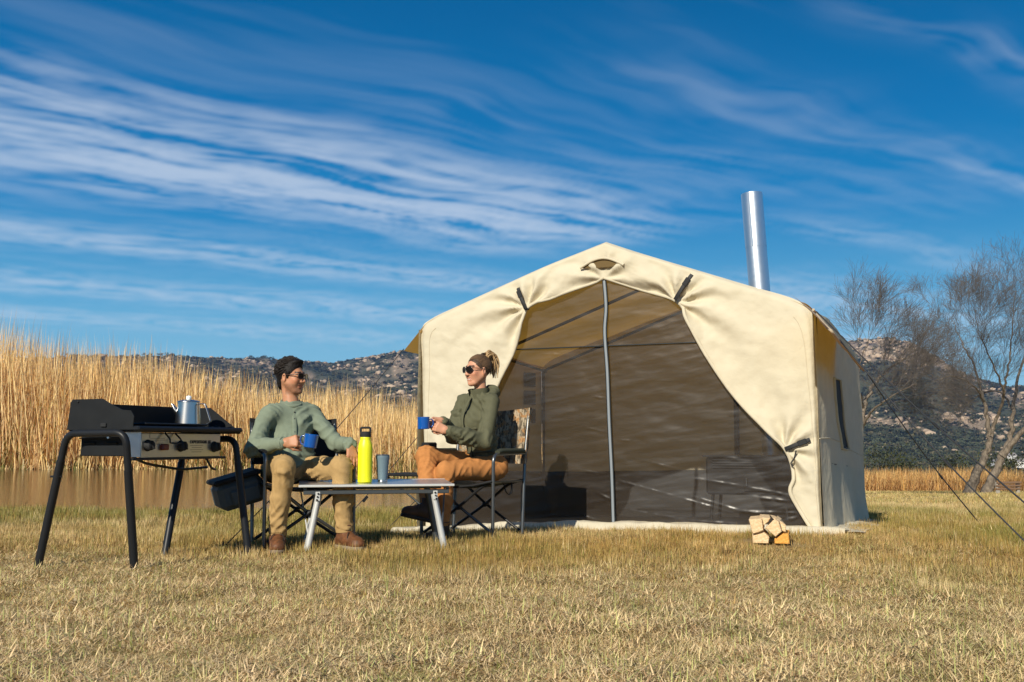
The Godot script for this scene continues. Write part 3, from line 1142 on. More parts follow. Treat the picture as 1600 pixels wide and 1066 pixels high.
	b.grid(func(u: float, v: float) -> Vector3:
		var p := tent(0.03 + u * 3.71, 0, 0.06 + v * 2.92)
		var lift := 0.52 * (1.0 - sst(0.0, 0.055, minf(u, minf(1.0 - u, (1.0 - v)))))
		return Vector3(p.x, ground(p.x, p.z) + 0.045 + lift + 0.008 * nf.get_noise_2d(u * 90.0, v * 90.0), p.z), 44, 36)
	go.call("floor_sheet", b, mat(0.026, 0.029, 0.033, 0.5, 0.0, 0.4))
	# frame
	for k in 3:
		var back := 0.10 + k * 1.40
		var f := back / 3.06
		for e in 2:
			var s := 0.06 if e == 0 else 3.70
			b = MB.new()
			b.bar(tent(s, -0.1 - 0.12 * (f if e == 0 else 1.0), back), tent(s, 1.765 - 0.19 * f, back), 0.017)
			go.call("pole", b, M.pole)
			b = MB.new()
			b.bar(tent(s, 1.765 - 0.19 * f, back), tent(1.85, 2.435 - 0.19 * f, back), 0.017)
			go.call("rafter", b, M.pole)
	for e in [[0.06, 1.765], [1.85, 2.435], [3.70, 1.765]]:
		b = MB.new()
		b.bar(tent(e[0], e[1], 0.05), tent(e[0], e[1] - 0.185, 2.97), 0.017)
		go.call("ridge_pole" if e[0] == 1.85 else "eave_pole", b, M.pole)
	b = MB.new()
	b.bar(tent(1.35, -0.2, 2.92), tent(1.35, 2.1, 2.95), 0.03)
	go.call("pole", b, M.pole)
	# mesh door
	var open := PackedVector2Array()
	for p in curve_of(RIGHT_IN): open.append(Vector2(p.x, p.y))
	var l := curve_of(LEFT_IN)
	for i in range(l.size() - 1, 0, -1): open.append(Vector2(l[i].x, l[i].y))
	var grown: PackedVector2Array = Geometry2D.offset_polygon(open, 0.07)[0]
	var creases := []
	for c: Array in [[1080, 748, 1156, 760, 9], [1156, 760, 1232, 775, 9], [1174, 777, 1239, 785, 9], [1080, 777, 1159, 800, 11], [1159, 800, 1250, 803, 8], [1075, 815, 1151, 820, 7], [1228, 816, 1252, 807, 7], [1215, 818, 1248, 806, 6],
			[962, 688, 996, 690, 7], [925, 620, 950, 623, 6], [838, 552, 884, 554, 6], [965, 752, 1047, 775, 11], [1047, 775, 1145, 803, 11], [962, 795, 1060, 812, 8], [965, 826, 1090, 815, 7], [930, 770, 955, 783, 7], [900, 735, 950, 742, 6], [890, 800, 950, 822, 7],
			[1128, 716, 1156, 718, 6], [960, 540, 986, 539, 6], [1100, 790, 1240, 812, 6], [910, 668, 948, 676, 5], [985, 715, 1060, 735, 5]]:
		creases.append([on_front(c[0], c[1]), on_front(c[2], c[3]), c[4] * 0.00072])
	b = MB.new()
	b.grid(func(u: float, v: float) -> Vector3:
		var s := lerpf(0.05, 3.75, u)
		var y := lerpf(-0.16, 2.40, v)
		var w := 0.010 * nf.get_noise_2d(s * 16.0, y * 30.0 + 400.0) + 0.0035 * nf.get_noise_2d(s * 25.0, (y + s * 0.14) * 150.0)
		for c: Array in creases:
			var q := seg_dist(Vector2(s, y), c[0], c[1])
			if absf(q.x) > 0.05: continue
			w += c[2] * exp(-pow(q.x / 0.009, 2.0)) * (0.6 + 0.9 * nf.get_noise_2d(s * 160.0, y * 60.0)) * sin(clampf(q.y * 0.9 + 0.05, 0.0, 1.0) * PI)
		return tent(s, y, 0.045 - w), 440, 300, func(u: float, v: float) -> bool: return not Geometry2D.is_point_in_polygon(Vector2(lerpf(0.05, 3.75, u), lerpf(-0.16, 2.40, v)), grown))
	var door: MeshInstance3D = go.call("mesh_door", b, M.screen)
	b = MB.new()
	line = PackedVector3Array()
	for i in 30:
		var q := on_front(lerpf(800, 1102, i / 29.0), lerpf(546, 534, i / 29.0))
		line.append(tent(q.x, q.y, 0.03))
	b.tube(line, 0.006, 5)
	go.call("seam", b, M.pole, door)
	for e in 2:
		b = MB.new()
		line = PackedVector3Array()
		for q: Array in [[943, 437], [946, 480], [944, 520], [948, 580], [951, 660], [955, 740], [957, 800], [958, 833]]:
			var w := on_front(q[0], q[1])
			line.append(tent(w.x, w.y, 0.022 - 0.008 * e))
		line = catmull(line, 6)
		b.tube(line, 0.021 if e == 0 else 0.0125, 8, Vector2(1, 0.3), TT)
		go.call("zip_tape" if e == 0 else "zipper", b, M.pole if e == 0 else mat(0.21, 0.24, 0.265, 0.5), door)
	# straps with buckles
	for q: Array in [[812, 451, 826, 484], [1083, 430, 1058, 470], [1267, 687, 1229, 702]]:
		b = MB.new()
		var w0 := on_front(q[0], q[1])
		var w1 := on_front(q[2], q[3])
		var p0 := tent(w0.x, w0.y, -0.035)
		var p1 := tent(w1.x, w1.y, -0.065)
		b.tube(PackedVector3Array([p0, p0.lerp(p1, 0.5) - TT * 0.02, p1, p1 + TT * 0.06]), 0.017, 8, Vector2(1, 0.25), TT)
		var strap: MeshInstance3D = go.call("strap", b, M.black_web)
		b = MB.new()
		var x := (p1 - p0).normalized()
		b.box(p0.lerp(p1, 0.30) - TT * 0.018, Vector3(0.075, 0.045, 0.016), Basis(x, TT.cross(x), TT), 0.005)
		go.call("buckle", b, M.dark_mesh, strap)
	b = MB.new()
	var cord := PackedVector3Array()
	for q: Array in [[1246, 704], [1243, 716], [1238, 724], [1242, 728]]:
		var w := on_front(q[0], q[1])
		cord.append(tent(w.x, w.y, -0.06))
	b.tube(catmull(cord, 4), 0.006, 5)
	go.call("cord", b, M.black_web)
	# vent in the gable
	b = MB.new()
	var arc := PackedVector2Array()
	for i in 17:
		var q := on_front(lerpf(911, 977, i / 16.0), lerpf(420.5, 415.5, i / 16.0) - 12.5 * sin(PI * i / 16.0))
		arc.append(q)
	for i in range(15, 0, -1):
		arc.append(on_front(lerpf(911, 977, i / 16.0), lerpf(420.5, 415.5, i / 16.0) + 1.2 * sin(PI * i / 16.0)))
	b.prism(arc, 0.006, Transform3D(Basis(TS, Vector3.UP, -TT), TR - TT * 0.045))
	var vent: MeshInstance3D = go.call("vent", b, mat(0.13, 0.085, 0.03, 0.9))
	b = MB.new()
	line = PackedVector3Array()
	for i in 25:
		var q := on_front(lerpf(910, 978, i / 24.0), lerpf(420.5, 415.5, i / 24.0) - 13.0 * sin(PI * i / 24.0))
		line.append(tent(q.x, q.y, -0.056))
	b.tube(line, 0.013, 8)
	go.call("vent_hood", b, M.canvas, vent)
	# sod cloth on the grass
	b = MB.new()
	b.grid(func(u: float, v: float) -> Vector3:
		var s := lerpf(-0.16, 3.9, u)
		var p := tent(s, 0, 0.05 - v * (0.34 + 0.05 * nf.get_noise_2d(u * 90.0, 7.0)))
		return Vector3(p.x, ground(p.x, p.z) + lerpf(0.06, 0.075, v) * (1.0 - sst(0.72, 1.0, v)) + 0.022 * nf.get_noise_2d(s * 45.0, v * 16.0) + 0.02 * sst(0.7, 1.0, v) * nf.get_noise_2d(s * 60.0, 90.0), p.z), 150, 14)
	go.call("sod_cloth", b, M.canvas)
	b = MB.new()
	b.grid(func(u: float, v: float) -> Vector3:
		var p := tent(0.03 - v * (0.30 + 0.05 * nf.get_noise_2d(u * 70.0, 17.0)), 0, lerpf(-0.10, 3.05, u))
		return Vector3(p.x, ground(p.x, p.z) + lerpf(0.05, 0.022, v) + 0.02 * nf.get_noise_2d(u * 130.0, v * 16.0 + 33.0), p.z), 90, 10)
	go.call("sod_cloth", b, M.canvas)

	build_ropes(edge_at)
	build_wood_stove()
	build_firewood()

func build_ropes(edge_at: Callable) -> void:
	var cord := mat(0.03, 0.031, 0.033, 0.7)
	var far_end := ground_at(1530, 820)
	for r: Array in [[edge_at.call(1.0), far_end, "thin black guy rope from the tent's rear right eave to the grass, farthest right rope", 0.36, 0.010],
			[edge_at.call(0.52), ground_at(1640, 889), "guy rope from the middle of the right eave, between the other two right ropes", 0.42, 0.008],
			[edge_at.call(0.06), ground_at(1790, 950), "guy rope from the front of the right eave with a black tensioner, highest right rope", 0.5, 0.008],
			[tent(3.93, 1.60, 0.0), ground_at(351, 858), "long guy rope from the tent's front left eave passing behind the seated man", 0.2, 0.006],
			[tent(3.93, 1.55, 1.5), ground_at(518, 838), "guy rope from behind the tent's left edge down past the blue mugs", 0.2, 0.006],
			[tent(3.93, 1.52, 2.95), ground_at(607, 828), "short visible guy rope reaching the grass behind the low table", 0.2, 0.006]]:
		var o := thing("guy_rope", r[2], "rope", r[1], Basis(), "guy ropes of the tent")
		var up: Vector3 = r[0] - r[1]
		var b := MB.new()
		var line := PackedVector3Array()
		for i in 17:
			var f := i / 16.0
			line.append(up * f - Vector3(0, 0.05 * sin(f * PI), 0) + Vector3(0, 0.02, 0))
		b.tube(line, r[4] * 0.6, 6)
		obj("rope", b, cord, o)
		b = MB.new()
		var dir := up.normalized()
		b.box(up * r[3] - Vector3(0, 0.03, 0), Vector3(0.024, 0.085, 0.014), Basis(dir.cross(Vector3(0.3, 0.1, 1)).normalized(), dir, dir.cross(Vector3(0.3, 0.1, 1)).normalized().cross(dir)), 0.006)
		obj("tensioner", b, M.dark_mesh, o)
		b = MB.new()
		b.bar(Vector3(0, -0.15, 0) - Vector3(dir.x, 0, dir.z) * 0.05, Vector3(0, 0.05, 0) + Vector3(-dir.x, 0, -dir.z) * 0.02, 0.006, 6)
		obj("stake", b, M.pole, o)

func build_wood_stove() -> void:
	var base := at(1176, 800, 9.75)
	base.y = ground(base.x, base.z) + 0.05
	var o := thing("wood_stove", "dark wood stove inside the tent with a tall silver pipe through the roof", "stove", base)
	var iron := mat(0.022, 0.024, 0.026, 0.5, 0.3)
	var bs := Basis(-TS, Vector3.UP, -TT)
	var b := MB.new()
	b.box(Vector3(0, 0.42, 0), Vector3(0.80, 0.36, 0.42), bs, 0.02)
	var body := obj("body", b, iron, o)
	for k in 4:
		b = MB.new()
		b.box(Vector3(0, 0.50 + 0.024 * k, 0) - TT * 0.222, Vector3(0.66, 0.009, 0.016), bs, 0.003)
		obj("grille_bar", b, mat(0.12, 0.13, 0.14, 0.4, 0.7), body)
	b = MB.new()
	b.box(bs * Vector3(0.12, 0.36, 0.222), Vector3(0.30, 0.17, 0.02), bs, 0.008)
	var door := obj("door", b, iron, o)
	b = MB.new()
	b.bar(bs * Vector3(0.0, 0.33, 0.245), bs * Vector3(0.0, 0.40, 0.245), 0.008)
	obj("handle", b, M.steel, door)
	b = MB.new()
	b.box(bs * Vector3(0, 0.608, 0), Vector3(0.86, 0.018, 0.47), bs, 0.006)
	obj("top_plate", b, iron, o)
	for x in [-0.34, 0.34]:
		for z in [-0.16, 0.16]:
			b = MB.new()
			b.bar(bs * Vector3(x, 0.25, z), bs * Vector3(x * 1.08, -0.03, z * 1.1), 0.016)
			obj("leg", b, iron, o)
	var p0 := at(1209, 722, 9.9) - base
	p0.y = 0.61
	var p1 := at(1174.5, 303, 9.95) - base
	var up := (p1 - p0).normalized()
	b = MB.new()
	var cut := p0.lerp(p1, 0.86)
	b.tube(PackedVector3Array([p0, p0.lerp(p1, 0.3), p0.lerp(p1, 0.6), p0.lerp(p1, 0.80)]), 0.104, 30)
	var galv := mat(0.66, 0.71, 0.76, 0.24, 1.0)
	galv.roughness_texture = noise_tex(256, 0.02, 4, Color(0.85, 0.85, 0.85), Color(1, 1, 1), 140)
	galv.uv1_triplanar = true
	galv.uv1_scale = Vector3(2, 2, 2)
	galv.roughness = 0.42
	var pipe := obj("stovepipe", b, galv, o)
	b = MB.new()
	var side := up.cross(Vector3(0, 0, 1)).normalized()
	var bb := Basis(side, up, side.cross(up))
	b.lathe(PackedVector2Array([Vector2(0.1065, 0), Vector2(0.1065, p0.lerp(p1, 0.79).distance_to(p1)), Vector2(0.103, p0.lerp(p1, 0.79).distance_to(p1)), Vector2(0.103, 0.1), Vector2(0.0, 0.1)]), Transform3D(bb, p0.lerp(p1, 0.79)), 36)
	obj("pipe_section", b, galv, pipe)
	b = MB.new()
	var lip := p0.lerp(p1, 0.79)
	b.box((lip + p1) * 0.5 + side * -0.056 + bb.z * 0.094, Vector3(0.012, lip.distance_to(p1) - 0.004, 0.006), bb, 0.002)
	obj("lock_seam", b, galv, pipe)

func build_firewood() -> void:
	var face := mat(1, 1, 1, 0.85, 0.0, 0.2)
	face.albedo_texture = noise_tex(256, 0.03, 5, lin(0.62, 0.42, 0.22), lin(0.86, 0.68, 0.44), 150)
	face.uv1_triplanar = true
	face.uv1_scale = Vector3(6, 6, 6)
	face.normal_enabled = true
	face.normal_texture = noise_tex(256, 0.06, 4, Color.BLACK, Color.WHITE, 151, 6.0)
	var ruddy := face.duplicate()
	ruddy.albedo_color = Color(1.0, 0.84, 0.56)
	var k := 7.0 / 1555.0
	var logs := [[[485, 815, 592, 803, 602, 902, 560, 920, 515, 932], "pale split log, upper left and largest of the firewood pile", 0.0], [[592, 800, 672, 803, 655, 832, 606, 872], "small pale wedge of firewood at the top of the pile", 0.03],
		[[612, 880, 690, 806, 722, 830, 742, 908, 692, 952], "pale five-sided log end in the middle of the firewood pile", -0.03], [[518, 938, 606, 906, 655, 958, 648, 1010, 520, 1010], "split log at the bottom left of the firewood pile", 0.02],
		[[698, 806, 740, 815, 804, 862, 804, 922, 748, 908, 726, 828], "split log with its side turned to the right, upper right of the firewood pile", 0.05], [[748, 928, 806, 928, 812, 1010, 690, 1010, 690, 970], "orange brown log end at the bottom right of the firewood pile", -0.01]]
	for g: Array in logs:
		var q: Array = g[0]
		var poly := PackedVector2Array()
		var mid := Vector2.ZERO
		for i in range(0, q.size(), 2):
			poly.append(Vector2(q[i] - 650.0, -(q[i + 1] - 915.0)) / 5.33 * k)
			mid += poly[-1] * 2.0 / q.size()
		for i in poly.size(): poly[i] = (poly[i] - mid) * 0.985
		var place := at(1080 + 650 / 5.33, 660 + 915 / 5.33, 7.0) + Vector3(mid.x, mid.y, -g[2])
		var o := thing("firewood_log", g[1], "firewood", place, Basis(Vector3.UP, -0.272 + g[2] * 1.5), "firewood stacked in front of the tent")
		var b := MB.new()
		b.prism(poly, 0.34, Transform3D(), 0.006)
		obj("split_wood", b, ruddy if g[1].begins_with("orange") else face, o)


# ---------------------------------------------------------------- bare trees, shrubs and the far field
func sprout(b: MB, p: PackedVector3Array, r0: float, level: int, droop: float, count: int) -> void:   # side branches along a limb
	var total := 0.0
	for i in p.size() - 1: total += p[i].distance_to(p[i + 1])
	for k in count:
		var t := rng.randf_range(0.22 if level < 2 else 0.1, 1.0)
		var x := t * (p.size() - 1)
		var i := mini(int(x), p.size() - 2)
		var from := p[i].lerp(p[i + 1], x - i)
		var along_ := (p[i + 1] - p[i]).normalized()
		var side := along_.cross(Vector3(rng.randfn(), rng.randfn(), rng.randfn())).normalized()
		var dir := (along_ * rng.randf_range(0.8, 1.5) + side * rng.randf_range(0.45, 0.9) + Vector3(0, rng.randf_range(0.0, 0.4), 0)).normalized()
		var length: float = [rng.randf_range(0.8, 1.7), rng.randf_range(0.5, 1.15), rng.randf_range(0.36, 0.78), rng.randf_range(0.22, 0.48), 0.2][level] * (1.15 - 0.45 * t)
		var pts := PackedVector3Array([from])
		var rad := PackedFloat32Array([r0 * (1.0 - 0.6 * t) * 0.55])
		var n := 5 if level < 3 else 4
		for s in n:
			dir = (dir + Vector3(rng.randfn(), rng.randfn(), rng.randfn()) * 0.11 + Vector3(0.02, 0.06 - droop * (0.5 + s * 0.35), 0.0)).normalized()
			pts.append(pts[-1] + dir * length / n)
			rad.append(maxf(rad[0] * (1.0 - 0.85 * (s + 1.0) / n), 0.0022))
		b.tube(pts, rad, 3 if level > 1 else 5)
		if level < 3: sprout(b, pts, rad[0], level + 1, droop, [8, 6, 4][level])

func bare_tree(label: String, stems: Array, d: float, count: int, droop: float, bark: Material, twig: Material, seed_: int) -> void:
	rng.seed = seed_
	var foot := at(stems[0][0][0], stems[0][0][1], d)
	foot.y = ground(foot.x, -d) - 0.05
	var o := thing("bare_tree", label, "tree", foot, Basis(), "bare trees at the edge of the field")
	var crown := MB.new()
	var k := 0
	for stem: Array in stems:
		var p := PackedVector3Array()
		for q: Array in stem: p.append(at(q[0], q[1], d + (q[3] if q.size() > 3 else 0.0)) - foot)
		if k == 0: p[0] = Vector3(0, -0.1, 0)
		p = catmull(p, 6)
		var rad := PackedFloat32Array()
		var r0: float = stem[0][2] * 0.56
		var r1: float = stem[-1][2] * 0.6
		for i in p.size():
			var f := float(i) / (p.size() - 1)
			p[i] += Vector3(nf.get_noise_2d(i * 40.0 + k * 99.0, seed_) * 0.06, 0, nf.get_noise_2d(i * 40.0, seed_ + k * 50.0) * 0.10) * minf(1.0, i * 0.3)
			rad.append(lerpf(r0, r1, pow(f, 0.7)) * (1.0 + 0.10 * nf.get_noise_2d(i * 90.0, k * 31.0 + seed_)) * (1.0 + 0.45 * exp(-f * 14.0) * (1.0 if k < 2 else 0.0)))
		var b := MB.new()
		b.tube(p, rad, 9)
		obj("trunk" if r0 > 0.07 else "limb", b, bark, o)
		sprout(crown, p.slice(int(p.size() * 0.22)), r1 * 1.2 + 0.012, 0 if r1 < 0.04 else 1, droop, count)
		k += 1
	var c := obj("crown", crown, twig, o)
	c.set_meta("kind", "stuff")

func build_trees() -> void:
	var bark := mat(1, 1, 1, 0.95, 0.0, 0.2)
	bark.albedo_texture = noise_tex(256, 0.03, 5, lin(0.07, 0.057, 0.045), lin(0.32, 0.265, 0.20), 180)
	bark.uv1_triplanar = true
	bark.uv1_scale = Vector3(1.6, 0.5, 1.6)
	bark.normal_enabled = true
	bark.normal_texture = noise_tex(256, 0.05, 4, Color.BLACK, Color.WHITE, 181, 8.0)
	var twig := mat(0.135, 0.118, 0.104, 0.9, 0.0, 0.2)
	bare_tree("bare tree with a pale leaning trunk, left one of the pair by the bench", [[[1511, 770, 0.27], [1528, 735, 0.21], [1543, 706, 0.17], [1547, 682, 0.14], [1543, 655, 0.10], [1537, 622, 0.07], [1520, 570, 0.04, 0.6], [1500, 530, 0.018, 1.2], [1488, 495, 0.008, 1.5]],
		[[1547, 684, 0.12], [1556, 660, 0.10], [1568, 621, 0.08, -0.5], [1573, 586, 0.06, -1.0], [1580, 540, 0.035, -1.2], [1584, 490, 0.018, -1.2], [1588, 450, 0.008, -1.2]],
		[[1538, 628, 0.07], [1520, 602, 0.05, -1.0], [1492, 588, 0.03, -1.6], [1472, 592, 0.012, -2.0]], [[1570, 612, 0.06, -0.8], [1548, 560, 0.04, -1.6], [1530, 515, 0.02, -2.4], [1520, 478, 0.008, -2.8]]], 30.0, 9, 0.04, bark, twig, 401)
	bare_tree("bare tree with a thick dark trunk forking low to the right, beside the wooden bench", [[[1538, 771, 0.30], [1553, 743, 0.25], [1568, 709, 0.19], [1580, 682, 0.13], [1583, 644, 0.09], [1592, 590, 0.06, 0.6], [1608, 530, 0.035, 1.0], [1618, 470, 0.012, 1.4]],
		[[1566, 712, 0.18], [1600, 673, 0.14, -0.4], [1636, 632, 0.10, -0.8], [1672, 585, 0.06, -1.0], [1700, 530, 0.02, -1.2]], [[1610, 660, 0.09], [1618, 600, 0.06, 0.8], [1640, 540, 0.03, 1.5], [1650, 480, 0.01, 2.0]],
		[[1583, 640, 0.07], [1562, 612, 0.05, 1.2], [1530, 618, 0.03, 1.8], [1502, 640, 0.012, 2.2]]], 30.6, 9, 0.05, bark, twig, 402)
	bare_tree("smaller bare tree half hidden behind the tent's right wall", [[[1334, 772, 0.2], [1338, 715, 0.15], [1346, 668, 0.11], [1354, 625, 0.07], [1370, 596, 0.045, 0.5], [1394, 574, 0.028, 0.8], [1424, 556, 0.016, 1.0], [1452, 548, 0.006, 1.2]],
		[[1346, 668, 0.09], [1366, 640, 0.06, -0.6], [1396, 618, 0.035, -1.0], [1432, 600, 0.012, -1.4]], [[1350, 640, 0.07], [1340, 596, 0.04, -0.8], [1348, 558, 0.02, -1.2], [1360, 530, 0.007, -1.4]]], 26.0, 8, 0.045, bark, twig, 403)
	# a low wooden bench under the trees
	var wood := mat(0.20, 0.12, 0.07, 0.85)
	var c := at(1576, 768, 29.4)
	c.y = ground(c.x, c.z)
	var o := thing("wooden_bench", "small weathered wooden bench at the foot of the bare trees", "bench", c, Basis(Vector3.UP, 0.3))
	for k in 3:
		var b := MB.new()
		b.box(Vector3(0, 0.14 + 0.09 * k, 0.02 * k), Vector3(0.85, 0.055, 0.10), Basis(), 0.01)
		obj("board", b, wood, o)
	for s in [-1.0, 1.0]:
		var b := MB.new()
		b.box(Vector3(s * 0.36, 0.16, -0.02), Vector3(0.09, 0.36, 0.09), Basis(), 0.01)
		obj("post", b, mat(0.36, 0.33, 0.28, 0.9), o)
	# dark shrubs beyond the reeds
	var leaf := mat(1, 1, 1, 0.85, 0.0, 0.25)
	leaf.vertex_color_use_as_albedo = true
	var n := 0
	for q: Array in [[1378, 736, 56.0, 1.5, "wide dark shrub above the reed strip nearest the tent"], [1412, 738, 58.0, 0.9, "small dark shrub just right of the wide shrub behind the reeds"], [1486, 738, 60.0, 1.1, "dark shrub behind the reeds between the tent and the leaning trunk"], [1572, 742, 52.0, 1.2, "dark shrub behind the reeds seen between the two leaning trunks"]]:
		rng.seed = 420 + n
		n += 1
		var p := at(q[0], q[1], q[2])
		p.y = ground(p.x, p.z)
		var sh := thing("shrub", q[4], "shrub", p, Basis(), "shrubs beyond the reed strip")
		var b := MB.new()
		var size: float = q[3]
		for i in 700:
			var w := Vector3(rng.randfn() * 0.55, 0.75 + rng.randfn() * 0.30, rng.randfn() * 0.5) * size
			w.y = maxf(w.y, 0.1) + 0.5
			var dir := Vector3(rng.randfn(), rng.randfn(), rng.randfn()).normalized()
			var e := dir.cross(Vector3(0.2, 1, 0.1)).normalized() * 0.05
			var g := rng.randf_range(0.6, 1.3)
			b.ink = Color(0.055 * g, 0.062 * g, 0.026 * g)
			b.tri(w - e, w + e, w + dir * 0.16, Vector3(0, 1, 0))
		var fo := obj("foliage", b, leaf, sh)
		fo.set_meta("kind", "stuff")
		b = MB.new()
		b.bar(Vector3(0, -0.1, 0), Vector3(0.05, 0.9, 0), 0.05, 6)
		obj("stem", b, twig, sh)
	# white farm buildings far down the valley
	n = 0
	for q: Array in [[1560, 330.0, 3.4, "tiny white farm building, leftmost of those in the valley beyond the trunks"], [1583, 345.0, 2.6, "tiny white farm building in the valley, second of those beyond the trunks"], [1598, 325.0, 4.0, "white farm building at the right edge in the far valley"]]:
		var p := at(q[0], 740, q[1])
		p.y = hill_height(p.x, p.z) + 0.9
		var h := thing("farm_building", q[3], "building", p, Basis(Vector3.UP, 0.4 * n), "farm buildings in the valley")
		n += 1
		var w: float = q[2]
		var b := MB.new()
		b.box(Vector3(0, 0.8, 0), Vector3(w, 2.2, w * 0.7))
		var wall := obj("wall", b, mat(0.66, 0.64, 0.60, 0.8), h)
		b = MB.new()
		b.box(Vector3(0.1 * w, 0.9, w * 0.36), Vector3(0.5, 0.6, 0.05))
		obj("window", b, M.dark_mesh, wall)
		b = MB.new()
		b.prism(PackedVector2Array([Vector2(-w * 0.56, 1.85), Vector2(w * 0.56, 1.85), Vector2(0, 2.7)]), w * 0.78, Transform3D(Basis(), Vector3(0, 0, w * 0.39)))
		obj("roof", b, mat(0.30, 0.27, 0.25, 0.8), h)


# ---------------------------------------------------------------- chairs, table, stove and small things
func place_y(p: Vector3) -> Vector3:
	return Vector3(p.x, ground(p.x, p.z), p.z)

func camo() -> StandardMaterial3D:   # printed bark and dry leaves
	var im := Image.create(256, 256, false, Image.FORMAT_RGB8)
	var n := FastNoiseLite.new()
	n.seed = 33
	n.frequency = 0.012
	n.fractal_octaves = 4
	for y in 256:
		for x in 256:
			var a := n.get_noise_2d(x * 2.4, y * 0.9)
			var b := n.get_noise_2d(x * 1.4 + 700.0, y * 1.4)
			var c := n.get_noise_2d(x * 5.0, y * 2.0 + 900.0)
			var k := lin(0.30, 0.25, 0.17)
			if a > 0.12: k = lin(0.44, 0.36, 0.25)
			if a < -0.16: k = lin(0.10, 0.075, 0.05)
			if b > 0.18: k = lin(0.36, 0.19, 0.075)
			if c > 0.26: k = lin(0.05, 0.045, 0.03)
			im.set_pixel(x, y, k)
	var m := mat(1, 1, 1, 0.8, 0.0, 0.25)
	m.albedo_texture = ImageTexture.create_from_image(im)
	m.uv1_triplanar = true
	m.uv1_scale = Vector3(2.6, 2.6, 2.6)
	return m

